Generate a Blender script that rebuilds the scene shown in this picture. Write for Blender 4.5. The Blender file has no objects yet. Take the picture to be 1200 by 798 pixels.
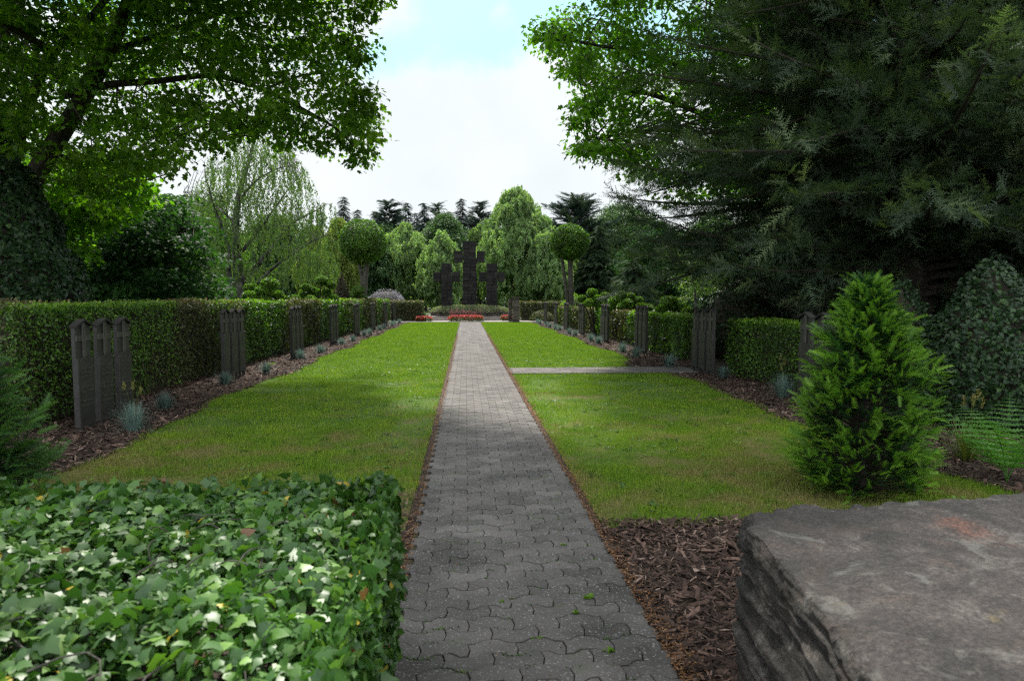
import bpy, math, random
import numpy as np
from mathutils import Vector, Matrix

rng = np.random.default_rng(7)
random.seed(7)
scene = bpy.context.scene
COL = scene.collection
PI = math.pi

# ------------------------------------------------------------------ camera
H_CAM = 1.5
F = 800.0                      # focal length in px of a 1200 px wide frame
VPX, VPY = 546.0, 350.0
PITCH = math.atan((399 - VPY) / F)
YAW = math.atan((600 - VPX) / F * math.cos(PITCH))
fw = np.array([math.sin(YAW) * math.cos(PITCH), math.cos(YAW) * math.cos(PITCH), -math.sin(PITCH)])
rt = np.array([math.cos(YAW), -math.sin(YAW), 0.0])
up = np.cross(rt, fw)

cam_d = bpy.data.cameras.new('camera')
cam = bpy.data.objects.new('camera', cam_d)
COL.objects.link(cam)
cam.location = (0, 0, H_CAM)
cam.rotation_euler = (PI / 2 - PITCH, 0, -YAW)
cam_d.sensor_width = 36.0
cam_d.lens = 36.0 * F / 1200
cam_d.clip_start = 0.05
cam_d.clip_end = 2000
cam_d.dof.use_dof = True
cam_d.dof.focus_distance = 14.0
cam_d.dof.aperture_fstop = 5.0
scene.camera = cam


def ray(px, py):
    return fw + rt * (px - 600) / F + up * (399 - py) / F


def P(px, py, Y):
    """world point seen at a pixel of the photograph, at depth Y"""
    r = ray(px, py)
    t = Y / r[1]
    return np.array([r[0] * t, Y, H_CAM + r[2] * t])


# ------------------------------------------------------------------ noise
def _hash(ix, iy, iz, seed):
    h = (ix.astype(np.int64) * 374761393 + iy.astype(np.int64) * 668265263 + iz.astype(np.int64) * 2147483647 + seed * 974634777)
    h &= 0xffffffff
    h = ((h ^ (h >> 13)) * 1274126177) & 0xffffffff
    h = ((h ^ (h >> 16)) * 2246822519) & 0xffffffff
    h ^= h >> 15
    return (h & 0xffffff) / float(0xffffff)


def vnoise(p, seed=0):
    p = np.asarray(p, float)
    i = np.floor(p)
    f = p - i
    f = f * f * (3 - 2 * f)
    i = i.astype(np.int64)
    out = 0
    for dx in (0, 1):
        for dy in (0, 1):
            for dz in (0, 1):
                w = (f[:, 0] if dx else 1 - f[:, 0]) * (f[:, 1] if dy else 1 - f[:, 1]) * (f[:, 2] if dz else 1 - f[:, 2])
                out = out + w * _hash(i[:, 0] + dx, i[:, 1] + dy, i[:, 2] + dz, seed)
    return out


def fbm(p, octv=4, seed=0):
    p = np.asarray(p, float)
    a, s, o = 0.5, 0, 0
    for k in range(octv):
        o = o + a * vnoise(p * 2 ** k, seed + k * 17)
        s += a
        a *= 0.5
    return o / s


# ------------------------------------------------------------------ mesh builder
class MB:
    def __init__(self):
        self.v, self.loops, self.sizes, self.r, self.mi = [], [], [], [], []
        self.n = 0

    def add(self, v, f, rnd=0.5, mat=0):
        """v (k,3); f: array (m,s) or list of index lists"""
        v = np.asarray(v, float).reshape(-1, 3)
        if isinstance(f, np.ndarray):
            self.loops.append((f + self.n).ravel())
            self.sizes.append(np.full(len(f), f.shape[1], np.int32))
            self.mi.append(np.full(len(f), mat, np.int32))
        else:
            for q in f:
                self.loops.append(np.asarray(q) + self.n)
                self.sizes.append(np.array([len(q)], np.int32))
                self.mi.append(np.array([mat], np.int32))
        self.v.append(v)
        self.r.append(np.broadcast_to(np.asarray(rnd, float), (len(v),)))
        self.n += len(v)

    def scatter(self, tmpl, pos, R, scale, rnd, mat=0):
        tv, tf = tmpl
        N, k = len(pos), len(tv)
        if N == 0:
            return
        sc = np.asarray(scale, float)
        sc = np.broadcast_to(sc.reshape(-1, 1, 1) if sc.ndim == 1 else (sc[:, None, :] if sc.ndim == 2 else sc.reshape(1, 1, 1)), (N, 1, 3) if sc.ndim == 2 else (N, 1, 1))
        vv = tv[None] * sc
        vv = np.einsum('nij,nkj->nki', R, vv) + np.asarray(pos)[:, None, :]
        ff = (tf[None] + (np.arange(N) * k)[:, None, None]).reshape(-1, tf.shape[1])
        self.add(vv.reshape(-1, 3), ff, np.repeat(np.broadcast_to(rnd, (N,)), k), mat)

    def tube(self, pts, rad, sides=7, rnd=0.5, mat=0, cap=True):
        pts = np.asarray(pts, float)
        k = len(pts)
        rad = np.broadcast_to(np.asarray(rad, float), (k,))
        d = np.gradient(pts, axis=0)
        d /= np.linalg.norm(d, axis=1, keepdims=True) + 1e-9
        ref = np.array([0.31, 0.2, 0.93]) if abs(d[0][2]) < 0.9 else np.array([1.0, 0.1, 0])
        a = np.cross(d, ref)
        a /= np.linalg.norm(a, axis=1, keepdims=True) + 1e-9
        b = np.cross(d, a)
        th = np.linspace(0, 2 * PI, sides, endpoint=False)
        ring = pts[:, None] + rad[:, None, None] * (np.cos(th)[None, :, None] * a[:, None] + np.sin(th)[None, :, None] * b[:, None])
        i = np.arange(k - 1)[:, None] * sides
        j = np.arange(sides)[None]
        j2 = (j + 1) % sides
        f = np.stack([i + j, i + j2, i + sides + j2, i + sides + j], -1).reshape(-1, 4)
        self.add(ring.reshape(-1, 3), f, rnd, mat)
        if cap:
            self.add(ring[-1], [list(range(sides))], rnd, mat)
            self.add(ring[0], [list(range(sides))[::-1]], rnd, mat)

    def box(self, lo, hi, rnd=0.5, mat=0):
        x0, y0, z0 = lo
        x1, y1, z1 = hi
        v = [(x0, y0, z0), (x1, y0, z0), (x1, y1, z0), (x0, y1, z0), (x0, y0, z1), (x1, y0, z1), (x1, y1, z1), (x0, y1, z1)]
        f = np.array([(0, 3, 2, 1), (4, 5, 6, 7), (0, 1, 5, 4), (1, 2, 6, 5), (2, 3, 7, 6), (3, 0, 4, 7)])
        self.add(v, f, rnd, mat)

    def build(self, name, mats, parent=None, origin=(0, 0, 0), smooth=False):
        me = bpy.data.meshes.new(name)
        v = np.concatenate(self.v) - np.asarray(origin, float)[None]
        lp = np.concatenate(self.loops).astype(np.int32)
        sz = np.concatenate(self.sizes)
        me.vertices.add(len(v))
        me.vertices.foreach_set('co', v.astype(np.float32).ravel())
        me.loops.add(len(lp))
        me.loops.foreach_set('vertex_index', lp)
        me.polygons.add(len(sz))
        st = np.zeros(len(sz), np.int32)
        st[1:] = np.cumsum(sz)[:-1]
        me.polygons.foreach_set('loop_start', st)
        me.polygons.foreach_set('material_index', np.concatenate(self.mi))
        me.polygons.foreach_set('use_smooth', np.full(len(sz), smooth, bool))
        at = me.attributes.new('rnd', 'FLOAT', 'POINT')
        at.data.foreach_set('value', np.concatenate(self.r).astype(np.float32))
        me.update(calc_edges=True)
        if not isinstance(mats, (list, tuple)):
            mats = [mats]
        for m in mats:
            me.materials.append(m)
        o = bpy.data.objects.new(name, me)
        COL.objects.link(o)
        if parent is not None:
            o.parent = parent
        else:
            o.location = tuple(origin)
        return o


def tag(o, label=None, cat=None, group=None, kind=None):
    if label: o['label'] = label
    if cat: o['category'] = cat
    if group: o['group'] = group
    if kind: o['kind'] = kind
    return o


def thing(name, loc, label, cat, group=None, rz=0):
    o = bpy.data.objects.new(name, None)
    o.empty_display_size = 0.2
    COL.objects.link(o)
    o.location = tuple(loc)
    o.rotation_euler = (0, 0, rz)
    return tag(o, label, cat, group)


def copy_tree(o, parent=None):
    c = o.copy()
    COL.objects.link(c)
    if parent is not None:
        c.parent = parent
    for ch in list(o.children):
        copy_tree(ch, c)
    return c


# ------------------------------------------------------------------ rotations
def nrm(a):
    return a / (np.linalg.norm(a, axis=-1, keepdims=True) + 1e-12)


def frames(x, n):
    """rotation matrices whose columns are: length axis x, side, normal n"""
    x = nrm(np.asarray(x, float))
    n = np.asarray(n, float)
    y = nrm(np.cross(n, x))
    z = np.cross(x, y)
    return np.stack([x, y, z], -1)


def rdir(N, zs=1.0):
    a = rng.normal(size=(N, 3))
    a[:, 2] *= zs
    return nrm(a)


# ------------------------------------------------------------------ leaf templates
def fan(rim, mid):
    v = np.array([mid] + list(rim), float)
    k = len(rim)
    f = np.array([(0, i + 1, (i + 1) % k + 1) for i in range(k)])
    return v, f


def mirror(half):
    return half + [(x, -y, z) for x, y, z in reversed(half[1:-1])]


LEAF = (np.array([(0, 0, 0), (.45, .27, .05), (1, 0, -.08), (.45, -.27, .05)], float), np.array([(0, 2, 1), (0, 3, 2)]))
LEAF_ROUND = (np.array([(0, 0, 0), (.3, .28, .04), (.75, .24, .04), (1, 0, -.04), (.75, -.24, .04), (.3, -.28, .04)], float),
              np.array([(0, 3, 2), (0, 2, 1), (0, 4, 3), (0, 5, 4)]))
LOBED = fan(mirror([(0, 0, 0), (.12, .30, .02), (.34, .22, .03), (.50, .46, -.02), (.62, .18, .03), (1, 0, -.12)]), (.35, 0, .05))
IVY = fan(mirror([(0, 0, 0), (-.12, .20, -.02), (.05, .46, -.06), (.27, .33, .01), (.48, .42, -.04), (.66, .20, 0), (1.02, 0, -.12)]), (.3, 0, .06))
IVY_B = fan(mirror([(0, 0, 0), (-.10, .26, -.05), (.16, .44, -.10), (.38, .33, -.02), (.60, .25, -.03), (.98, 0, -.22)]), (.3, 0, .05))
IVY_C = fan([(0, 0, 0), (-.1, .2, .03), (.08, .50, .06), (.3, .3, .06), (.55, .36, .02), (.7, .14, 0), (1.0, -.06, -.1), (.6, -.2, -.04), (.42, -.4, -.12), (.22, -.3, -.02), (.0, -.42, -.1), (-.12, -.18, -.03)], (.3, 0, .04))
BLADE = (np.array([(0, -.5, 0), (0, .5, 0), (.55, .32, .06), (.55, -.32, .06), (1, 0, .02)], float), np.array([(0, 1, 2), (0, 2, 3), (3, 2, 4)]))
CHIP = (np.array([(-.5, -.18, 0), (-.3, .2, .03), (.5, .12, 0), (.42, -.2, .02), (-.1, 0, .09)], float), np.array([(0, 3, 4), (3, 2, 4), (2, 1, 4), (1, 0, 4)]))


def spray(n=14, nl=.2, ang=62, w=.035, droop=.12, taper=.5, flat=True):
    v, f = [], []
    for i in range(n):
        t = .04 + .93 * i / (n - 1)
        l = nl * (1 - taper * t) * (1 if i < n - 1 else .9)
        z = -droop * t * t
        for s in (-1, 1):
            a = math.radians(ang - 22 * t)
            b = len(v)
            zz = (0.1 * ((i * 37 % 7) / 7 - .5) if not flat else 0.02 * ((i * 5 + s) % 3 - 1)) + .02
            v += [(t - w / 2, 0, z), (t + w / 2, 0, z), (t + math.cos(a) * l, s * math.sin(a) * l, z + zz)]
            f.append((b, b + 1, b + 2) if s > 0 else (b + 1, b, b + 2))
    b = len(v)
    v += [(0, -.012, 0), (0, .012, 0), (1.0, 0, -droop)]
    f.append((b, b + 1, b + 2))
    return np.array(v, float), np.array(f)


def frond(n_side=7, needles=7, nl=.075, w=.03, droop=.18):
    """flat conifer spray: axis with side shoots, each feathered with needles"""
    V, Fc = [], []
    sub = spray(needles, nl=.30, ang=65, w=.10, droop=.1, taper=.35)

    def put(base, ang, ln):
        c, s = math.cos(ang), math.sin(ang)
        k = sum(len(x) for x in V)
        p = sub[0] * [ln, ln, ln]
        q = np.stack([base[0] + c * p[:, 0] - s * p[:, 1], base[1] + s * p[:, 0] + c * p[:, 1], base[2] + p[:, 2]], -1)
        V.append(q)
        Fc.append(sub[1] + k)
    for i in range(n_side):
        t = .12 + .72 * i / (n_side - 1)
        s = 1 if i % 2 else -1
        put((t, 0, -droop * t * t), s * math.radians(52 - 15 * t), .46 * (1 - .62 * t))
    put((.0, 0, 0), 0, .55)
    put((.5, 0, -droop * .25), 0, .5)
    return np.concatenate(V), np.concatenate(Fc)


SHOOT = spray(15, nl=.27, ang=80, w=.05, droop=.22, taper=.35, flat=False)
FROND = frond(6, 6)


# ------------------------------------------------------------------ materials
def new_mat(name):
    m = bpy.data.materials.new(name)
    m.use_nodes = True
    nt = m.node_tree
    nt.nodes.clear()
    out = nt.nodes.new('ShaderNodeOutputMaterial')
    return m, nt, out


def N_(nt, t, **kw):
    n = nt.nodes.new(t)
    for k, v in kw.items():
        if k in ('operation', 'data_type', 'blend_type', 'attribute_name', 'noise_dimensions', 'feature', 'distance', 'sky_type', 'vector_type', 'interpolation_type', 'clamp'):
            setattr(n, k, v)
        else:
            n.inputs[k].default_value = v
    return n


def ramp(nt, fac, stops):
    r = nt.nodes.new('ShaderNodeValToRGB')
    el = r.color_ramp.elements
    while len(el) < len(stops):
        el.new(0.5)
    for e, (p, c) in zip(el, stops):
        e.position = p
        e.color = (c[0], c[1], c[2], 1)
    nt.links.new(fac, r.inputs['Fac'])
    return r.outputs['Color']


def mixc(nt, fac, a, b, mode='MIX'):
    m = nt.nodes.new('ShaderNodeMix')
    m.data_type = 'RGBA'
    m.blend_type = mode
    for sock, val in ((m.inputs[0], fac), (m.inputs[6], a), (m.inputs[7], b)):
        if hasattr(val, 'links'):
            nt.links.new(val, sock)
        else:
            sock.default_value = val if not isinstance(val, tuple) else (*val, 1)
    return m.outputs[2]


def noise(nt, scale, detail=4, rough=.55, coord='Object', dist=0.0):
    tc = nt.nodes.new('ShaderNodeTexCoord')
    n = nt.nodes.new('ShaderNodeTexNoise')
    n.inputs['Scale'].default_value = scale
    n.inputs['Detail'].default_value = detail
    n.inputs['Roughness'].default_value = rough
    n.inputs['Distortion'].default_value = dist
    nt.links.new(tc.outputs[coord], n.inputs['Vector'])
    return n.outputs['Fac']


def world_noise(nt, scale, detail=4, rough=.55):
    g = nt.nodes.new('ShaderNodeNewGeometry')
    n = nt.nodes.new('ShaderNodeTexNoise')
    n.inputs['Scale'].default_value = scale
    n.inputs['Detail'].default_value = detail
    n.inputs['Roughness'].default_value = rough
    nt.links.new(g.outputs['Position'], n.inputs['Vector'])
    return n.outputs['Fac']


def leaf_mat(name, stops, trans=.35, rough=.5, spec=.4, tcol=(1.25, 1.5, .5), patch=.35):
    m, nt, out = new_mat(name)
    a = N_(nt, 'ShaderNodeAttribute', attribute_name='rnd')
    col = ramp(nt, a.outputs['Fac'], stops)
    nz = world_noise(nt, 1.1, 3)
    mr = N_(nt, 'ShaderNodeMapRange')
    mr.inputs['From Min'].default_value = .3
    mr.inputs['From Max'].default_value = .7
    mr.inputs['To Min'].default_value = 1 - patch
    mr.inputs['To Max'].default_value = 1 + patch
    nt.links.new(nz, mr.inputs['Value'])
    hs = nt.nodes.new('ShaderNodeHueSaturation')
    nt.links.new(mr.outputs['Result'], hs.inputs['Value'])
    nt.links.new(col, hs.inputs['Color'])
    b = N_(nt, 'ShaderNodeBsdfPrincipled', Roughness=rough)
    b.inputs['Specular IOR Level'].default_value = spec
    nt.links.new(hs.outputs['Color'], b.inputs['Base Color'])
    t = nt.nodes.new('ShaderNodeBsdfTranslucent')
    tc = mixc(nt, 1.0, hs.outputs['Color'], tcol, 'MULTIPLY')
    nt.links.new(tc, t.inputs['Color'])
    mx = nt.nodes.new('ShaderNodeMixShader')
    mx.inputs[0].default_value = trans
    nt.links.new(b.outputs[0], mx.inputs[1])
    nt.links.new(t.outputs[0], mx.inputs[2])
    nt.links.new(mx.outputs[0], out.inputs['Surface'])
    return m


def rough_mat(name, stops, scale=8, rough=.85, bump=.3, bscale=40, detail=6, attr=False, spec=.3, coord='Object'):
    m, nt, out = new_mat(name)
    if attr:
        a = N_(nt, 'ShaderNodeAttribute', attribute_name='rnd')
        base = ramp(nt, a.outputs['Fac'], stops)
        nz = noise(nt, scale, detail, coord=coord)
        base = mixc(nt, .55, base, ramp(nt, nz, [(0.3, (.45, .45, .45)), (.7, (1.5, 1.5, 1.5))]), 'MULTIPLY')
    else:
        nz = noise(nt, scale, detail, coord=coord)
        base = ramp(nt, nz, stops)
    b = N_(nt, 'ShaderNodeBsdfPrincipled', Roughness=rough)
    b.inputs['Specular IOR Level'].default_value = spec
    nt.links.new(base, b.inputs['Base Color'])
    bn = nt.nodes.new('ShaderNodeBump')
    bn.inputs['Strength'].default_value = bump
    bn.inputs['Distance'].default_value = .02
    nt.links.new(noise(nt, bscale, 5, coord=coord), bn.inputs['Height'])
    nt.links.new(bn.outputs[0], b.inputs['Normal'])
    nt.links.new(b.outputs[0], out.inputs['Surface'])
    return m


def dry_fac(nt):
    n1 = world_noise(nt, .55, 5, .6)
    n2 = world_noise(nt, 2.6, 4, .6)
    ad = N_(nt, 'ShaderNodeMath', operation='MULTIPLY_ADD')
    ad.inputs[1].default_value = .5
    nt.links.new(n2, ad.inputs[0])
    mu = N_(nt, 'ShaderNodeMath', operation='MULTIPLY')
    mu.inputs[1].default_value = .5
    nt.links.new(n1, mu.inputs[0])
    nt.links.new(mu.outputs[0], ad.inputs[2])
    # more wear towards the entrance end of the lawns (y small)
    g = nt.nodes.new('ShaderNodeNewGeometry')
    sp = nt.nodes.new('ShaderNodeSeparateXYZ')
    nt.links.new(g.outputs['Position'], sp.inputs[0])
    mr = N_(nt, 'ShaderNodeMapRange')
    mr.inputs['From Min'].default_value = 5
    mr.inputs['From Max'].default_value = 22
    mr.inputs['To Min'].default_value = .055
    mr.inputs['To Max'].default_value = -.26
    nt.links.new(sp.outputs['Y'], mr.inputs['Value'])
    s = N_(nt, 'ShaderNodeMath', operation='ADD')
    nt.links.new(ad.outputs[0], s.inputs[0])
    nt.links.new(mr.outputs['Result'], s.inputs[1])
    m2 = N_(nt, 'ShaderNodeMapRange', interpolation_type='SMOOTHSTEP')
    m2.inputs['From Min'].default_value = .46
    m2.inputs['From Max'].default_value = .66
    nt.links.new(s.outputs[0], m2.inputs['Value'])
    return m2.outputs['Result']


def grass_mat(name, blades):
    m, nt, out = new_mat(name)
    d = dry_fac(nt)
    if blades:
        a = N_(nt, 'ShaderNodeAttribute', attribute_name='rnd')
        green = ramp(nt, a.outputs['Fac'], [(0, (.105, .185, .016)), (.5, (.155, .255, .022)), (.85, (.225, .35, .034)), (1, (.30, .34, .085))])
        dry = ramp(nt, a.outputs['Fac'], [(0, (.13, .15, .032)), (.5, (.225, .21, .07)), (1, (.36, .30, .14))])
    else:
        nz = world_noise(nt, 30, 5)
        green = ramp(nt, nz, [(.3, (.045, .085, .010)), (.7, (.08, .14, .015))])
        dry = ramp(nt, nz, [(.3, (.10, .085, .035)), (.7, (.19, .155, .07))])
    nv3 = world_noise(nt, 1.7, 5, .65)
    green = mixc(nt, 1.0, green, ramp(nt, nv3, [(.32, (.72, .80, .8)), (.5, (1, 1, 1)), (.68, (1.30, 1.12, 1.1))]), 'MULTIPLY')
    col = mixc(nt, d, green, dry)
    b = N_(nt, 'ShaderNodeBsdfPrincipled', Roughness=.6)
    b.inputs['Specular IOR Level'].default_value = .06
    nt.links.new(col, b.inputs['Base Color'])
    if blades:
        t = nt.nodes.new('ShaderNodeBsdfTranslucent')
        nt.links.new(mixc(nt, 1.0, col, (1.2, 1.4, .6), 'MULTIPLY'), t.inputs['Color'])
        mx = nt.nodes.new('ShaderNodeMixShader')
        mx.inputs[0].default_value = .35
        nt.links.new(b.outputs[0], mx.inputs[1])
        nt.links.new(t.outputs[0], mx.inputs[2])
        nt.links.new(mx.outputs[0], out.inputs['Surface'])
    else:
        nt.links.new(b.outputs[0], out.inputs['Surface'])
    return m


def paver_mat():
    m, nt, out = new_mat('concrete_paver')
    a = N_(nt, 'ShaderNodeAttribute', attribute_name='rnd')
    base = ramp(nt, a.outputs['Fac'], [(0, (.074, .068, .065)), (.5, (.102, .094, .090)), (1, (.136, .125, .119))])
    n1 = world_noise(nt, 2.2, 5)
    base = mixc(nt, .8, base, ramp(nt, n1, [(.3, (.50, .48, .47)), (.7, (1.45, 1.42, 1.40))]), 'MULTIPLY')
    n2 = world_noise(nt, 160, 3, .7)
    base = mixc(nt, ramp(nt, n2, [(.30, (.75, .75, .75)), (.42, (0, 0, 0))]), base, (.05, .048, .05))
    n3 = world_noise(nt, 95, 2, .6)
    base = mixc(nt, ramp(nt, n3, [(.60, (0, 0, 0)), (.70, (.75, .75, .75))]), base, (.34, .33, .33))
    n4 = world_noise(nt, 5.5, 5, .65)
    base = mixc(nt, ramp(nt, n4, [(.60, (0, 0, 0)), (.75, (.45, .45, .45))]), base, (.095, .105, .05))
    b = N_(nt, 'ShaderNodeBsdfPrincipled', Roughness=.8)
    b.inputs['Specular IOR Level'].default_value = .35
    nt.links.new(base, b.inputs['Base Color'])
    bn = nt.nodes.new('ShaderNodeBump')
    bn.inputs['Strength'].default_value = .5
    bn.inputs['Distance'].default_value = .004
    nt.links.new(n2, bn.inputs['Height'])
    nt.links.new(bn.outputs[0], b.inputs['Normal'])
    nt.links.new(b.outputs[0], out.inputs['Surface'])
    return m


def slab_mat():
    m, nt, out = new_mat('weathered_slate')
    n1 = noise(nt, 2.6, 8, .62, dist=.6)
    base = ramp(nt, n1, [(.30, (.022, .020, .0185)), (.44, (.041, .036, .034)), (.54, (.060, .051, .048)), (.68, (.135, .122, .114))])
    n0 = noise(nt, 26, 7, .7)
    base = mixc(nt, .8, base, ramp(nt, n0, [(.3, (.5, .5, .5)), (.7, (1.5, 1.5, 1.5))]), 'MULTIPLY')
    # dark strata on the split edges
    tc = nt.nodes.new('ShaderNodeTexCoord')
    mp = nt.nodes.new('ShaderNodeMapping')
    mp.inputs['Scale'].default_value = (2.5, 2.5, 60)
    mp.inputs['Rotation'].default_value = (.10, .05, 0)
    nt.links.new(tc.outputs['Object'], mp.inputs['Vector'])
    st = nt.nodes.new('ShaderNodeTexNoise')
    st.inputs['Scale'].default_value = 1.0
    st.inputs['Detail'].default_value = 5
    nt.links.new(mp.outputs[0], st.inputs['Vector'])
    geo = nt.nodes.new('ShaderNodeNewGeometry')
    sp = nt.nodes.new('ShaderNodeSeparateXYZ')
    nt.links.new(geo.outputs['True Normal'], sp.inputs[0])
    side = N_(nt, 'ShaderNodeMapRange')
    side.inputs['From Min'].default_value = .75
    side.inputs['From Max'].default_value = .45
    nt.links.new(sp.outputs['Z'], side.inputs['Value'])
    strata = ramp(nt, st.outputs['Fac'], [(.32, (.30, .30, .28)), (.55, (1, 1, .95)), (.7, (1.5, 1.45, 1.35))])
    base = mixc(nt, side.outputs['Result'], base, mixc(nt, 1.0, base, strata, 'MULTIPLY'))
    n2 = noise(nt, 5.2, 6, .65)
    base = mixc(nt, ramp(nt, n2, [(.60, (0, 0, 0)), (.68, (.7, .7, .7))]), base, (.085, .060, .052))
    n3 = noise(nt, 17, 4, .6)
    base = mixc(nt, ramp(nt, n3, [(.69, (0, 0, 0)), (.76, (.6, .6, .6))]), base, (.24, .24, .22))
    n5 = noise(nt, 3.4, 5, .7, dist=.4)
    base = mixc(nt, ramp(nt, n5, [(.66, (0, 0, 0)), (.74, (.6, .6, .6))]), base, (.24, .19, .075))
    # one rust coloured lichen patch
    vm = N_(nt, 'ShaderNodeVectorMath', operation='DISTANCE')
    nt.links.new(tc.outputs['Object'], vm.inputs[0])
    vm.inputs[1].default_value = (-.27, .36, .75)
    dn = N_(nt, 'ShaderNodeMath', operation='MULTIPLY_ADD')
    nt.links.new(noise(nt, 11, 6, .7), dn.inputs[0])
    dn.inputs[1].default_value = .42
    nt.links.new(vm.outputs['Value'], dn.inputs[2])
    base = mixc(nt, ramp(nt, dn.outputs[0], [(.22, (.55, .55, .55)), (.34, (0, 0, 0))]), base, mixc(nt, ramp(nt, n0, [(.35, (0, 0, 0)), (.6, (1, 1, 1))]), (.09, .06, .05), (.25, .085, .045)))
    nf = noise(nt, 90, 6, .75)
    base = mixc(nt, 1.0, base, ramp(nt, nf, [(.34, (.35, .35, .35)), (.5, (1, 1, 1)), (.64, (1.85, 1.8, 1.75))]), 'MULTIPLY')
    nl_ = noise(nt, 6.5, 8, .72, dist=.8)
    base = mixc(nt, ramp(nt, nl_, [(.56, (0, 0, 0)), (.63, (.75, .75, .75))]), base, (.150, .145, .132))
    nb_ = noise(nt, 4.1, 7, .7, dist=.5)
    base = mixc(nt, ramp(nt, nb_, [(.56, (0, 0, 0)), (.66, (.7, .7, .7))]), base, (.062, .044, .036))
    # fine dark cracks
    mc = nt.nodes.new('ShaderNodeMapping')
    mc.inputs['Rotation'].default_value = (0, 0, .5)
    mc.inputs['Scale'].default_value = (1.0, 3.2, 1.0)
    nt.links.new(tc.outputs['Object'], mc.inputs['Vector'])
    nc = nt.nodes.new('ShaderNodeTexNoise')
    nc.inputs['Scale'].default_value = 3.0
    nc.inputs['Detail'].default_value = 7
    nt.links.new(mc.outputs[0], nc.inputs['Vector'])
    base = mixc(nt, ramp(nt, nc.outputs['Fac'], [(.488, (0, 0, 0)), (.496, (.75, .75, .75)), (.503, (0, 0, 0))]), base, (.018, .016, .016))
    b = N_(nt, 'ShaderNodeBsdfPrincipled', Roughness=.72)
    b.inputs['Specular IOR Level'].default_value = .4
    nt.links.new(base, b.inputs['Base Color'])
    bn = nt.nodes.new('ShaderNodeBump')
    bn.inputs['Strength'].default_value = 1.0
    bn.inputs['Distance'].default_value = .026
    nt.links.new(noise(nt, 34, 9, .72), bn.inputs['Height'])
    nt.links.new(bn.outputs[0], b.inputs['Normal'])
    nt.links.new(b.outputs[0], out.inputs['Surface'])
    return m


M = {}
M['grass'] = grass_mat('grass_blades', True)
M['lawn'] = grass_mat('lawn_turf', False)
M['paver'] = paver_mat()
M['slab'] = slab_mat()
M['soil'] = rough_mat('dark_soil', [(.3, (.022, .016, .012)), (.7, (.07, .05, .038))], 9, coord='Object')
M['ground'] = rough_mat('rough_grass_ground', [(.3, (.02, .035, .010)), (.7, (.05, .075, .02))], 2)
M['joint'] = rough_mat('joint_sand', [(.35, (.035, .03, .022)), (.55, (.06, .05, .03)), (.7, (.045, .07, .015))], 5)
M['chip'] = rough_mat('bark_chips', [(0, (.022, .014, .011)), (.4, (.075, .045, .034)), (.75, (.17, .105, .082)), (1, (.36, .27, .22))], 60, attr=True)
M['debris'] = rough_mat('fallen_bud_scales', [(0, (.10, .045, .018)), (.6, (.22, .10, .04)), (1, (.34, .20, .09))], 60, attr=True)
M['bark'] = rough_mat('bark', [(.3, (.018, .015, .012)), (.7, (.075, .062, .05))], 7, bump=.8, bscale=22)
M['bark_birch'] = rough_mat('birch_bark', [(.40, (.025, .023, .02)), (.56, (.09, .085, .078)), (.78, (.26, .25, .235))], 3, bump=.5)
M['bark_grey'] = rough_mat('grey_bark', [(.3, (.03, .027, .023)), (.7, (.10, .09, .078))], 6, bump=.6)
M['twig'] = rough_mat('twigs', [(.3, (.018, .016, .010)), (.7, (.05, .042, .028))], 12)
M['bronze'] = rough_mat('dark_stained_slab', [(.3, (.020, .019, .0175)), (.7, (.040, .037, .033))], 6, rough=.55, bump=.25, bscale=60, spec=.4)
M['relief'] = rough_mat('worn_relief', [(.3, (.032, .030, .027)), (.7, (.060, .056, .049))], 9, rough=.5, bump=.2, bscale=60, spec=.45)
M['cap'] = rough_mat('weathered_cap', [(.3, (.022, .021, .02)), (.7, (.045, .043, .04))], 9, rough=.9, bump=.3, spec=.08)
M['steel'] = rough_mat('leg_metal', [(.3, (.02, .02, .02)), (.7, (.05, .048, .045))], 12, rough=.5)
M['basalt'] = rough_mat('basalt_lava', [(0, (.010, .009, .010)), (.5, (.016, .0145, .0155)), (1, (.026, .023, .023))], 5, bump=1.0, bscale=16, attr=True)
M['sandstone'] = rough_mat('dark_masonry', [(0, (.035, .029, .026)), (.5, (.065, .052, .046)), (1, (.11, .09, .08))], 8, bump=.8, bscale=22, attr=True)
M['plaza'] = rough_mat('plaza_stone', [(.3, (.17, .15, .14)), (.7, (.30, .27, .25))], 3, bump=.2)
# foliage
M['ivy'] = leaf_mat('ivy_leaves', [(0, (.020, .060, .014)), (.35, (.036, .096, .018)), (.68, (.068, .155, .024)), (.84, (.12, .22, .035)), (.975, (.12, .25, .05)), (.985, (.38, .28, .03)), (1, (.15, .07, .03))], .22, .44, .55, patch=.3)
M['box'] = leaf_mat('hedge_leaves', [(0, (.022, .060, .009)), (.4, (.055, .13, .014)), (.75, (.115, .22, .020)), (1, (.21, .33, .035))], .35, .42, .5, patch=.45)
M['box_bright'] = leaf_mat('fresh_hedge_leaves', [(0, (.05, .10, .012)), (.5, (.13, .22, .02)), (1, (.26, .36, .035))], .4, .45, .45)
M['hedge_brown'] = leaf_mat('hornbeam_leaves', [(0, (.03, .05, .012)), (.5, (.07, .085, .025)), (.8, (.11, .10, .045)), (1, (.19, .12, .08))], .3, .5, .4)
M['dark_ivy'] = leaf_mat('dark_ivy_leaves', [(0, (.010, .026, .010)), (.55, (.018, .046, .014)), (.88, (.038, .085, .020)), (1, (.10, .18, .04))], .18, .45, .35, patch=.3)
M['oak'] = leaf_mat('oak_leaves', [(0, (.040, .090, .010)), (.5, (.075, .150, .014)), (1, (.135, .225, .020))], .6, .5, .25, (1.6, 2.0, .4))
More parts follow.
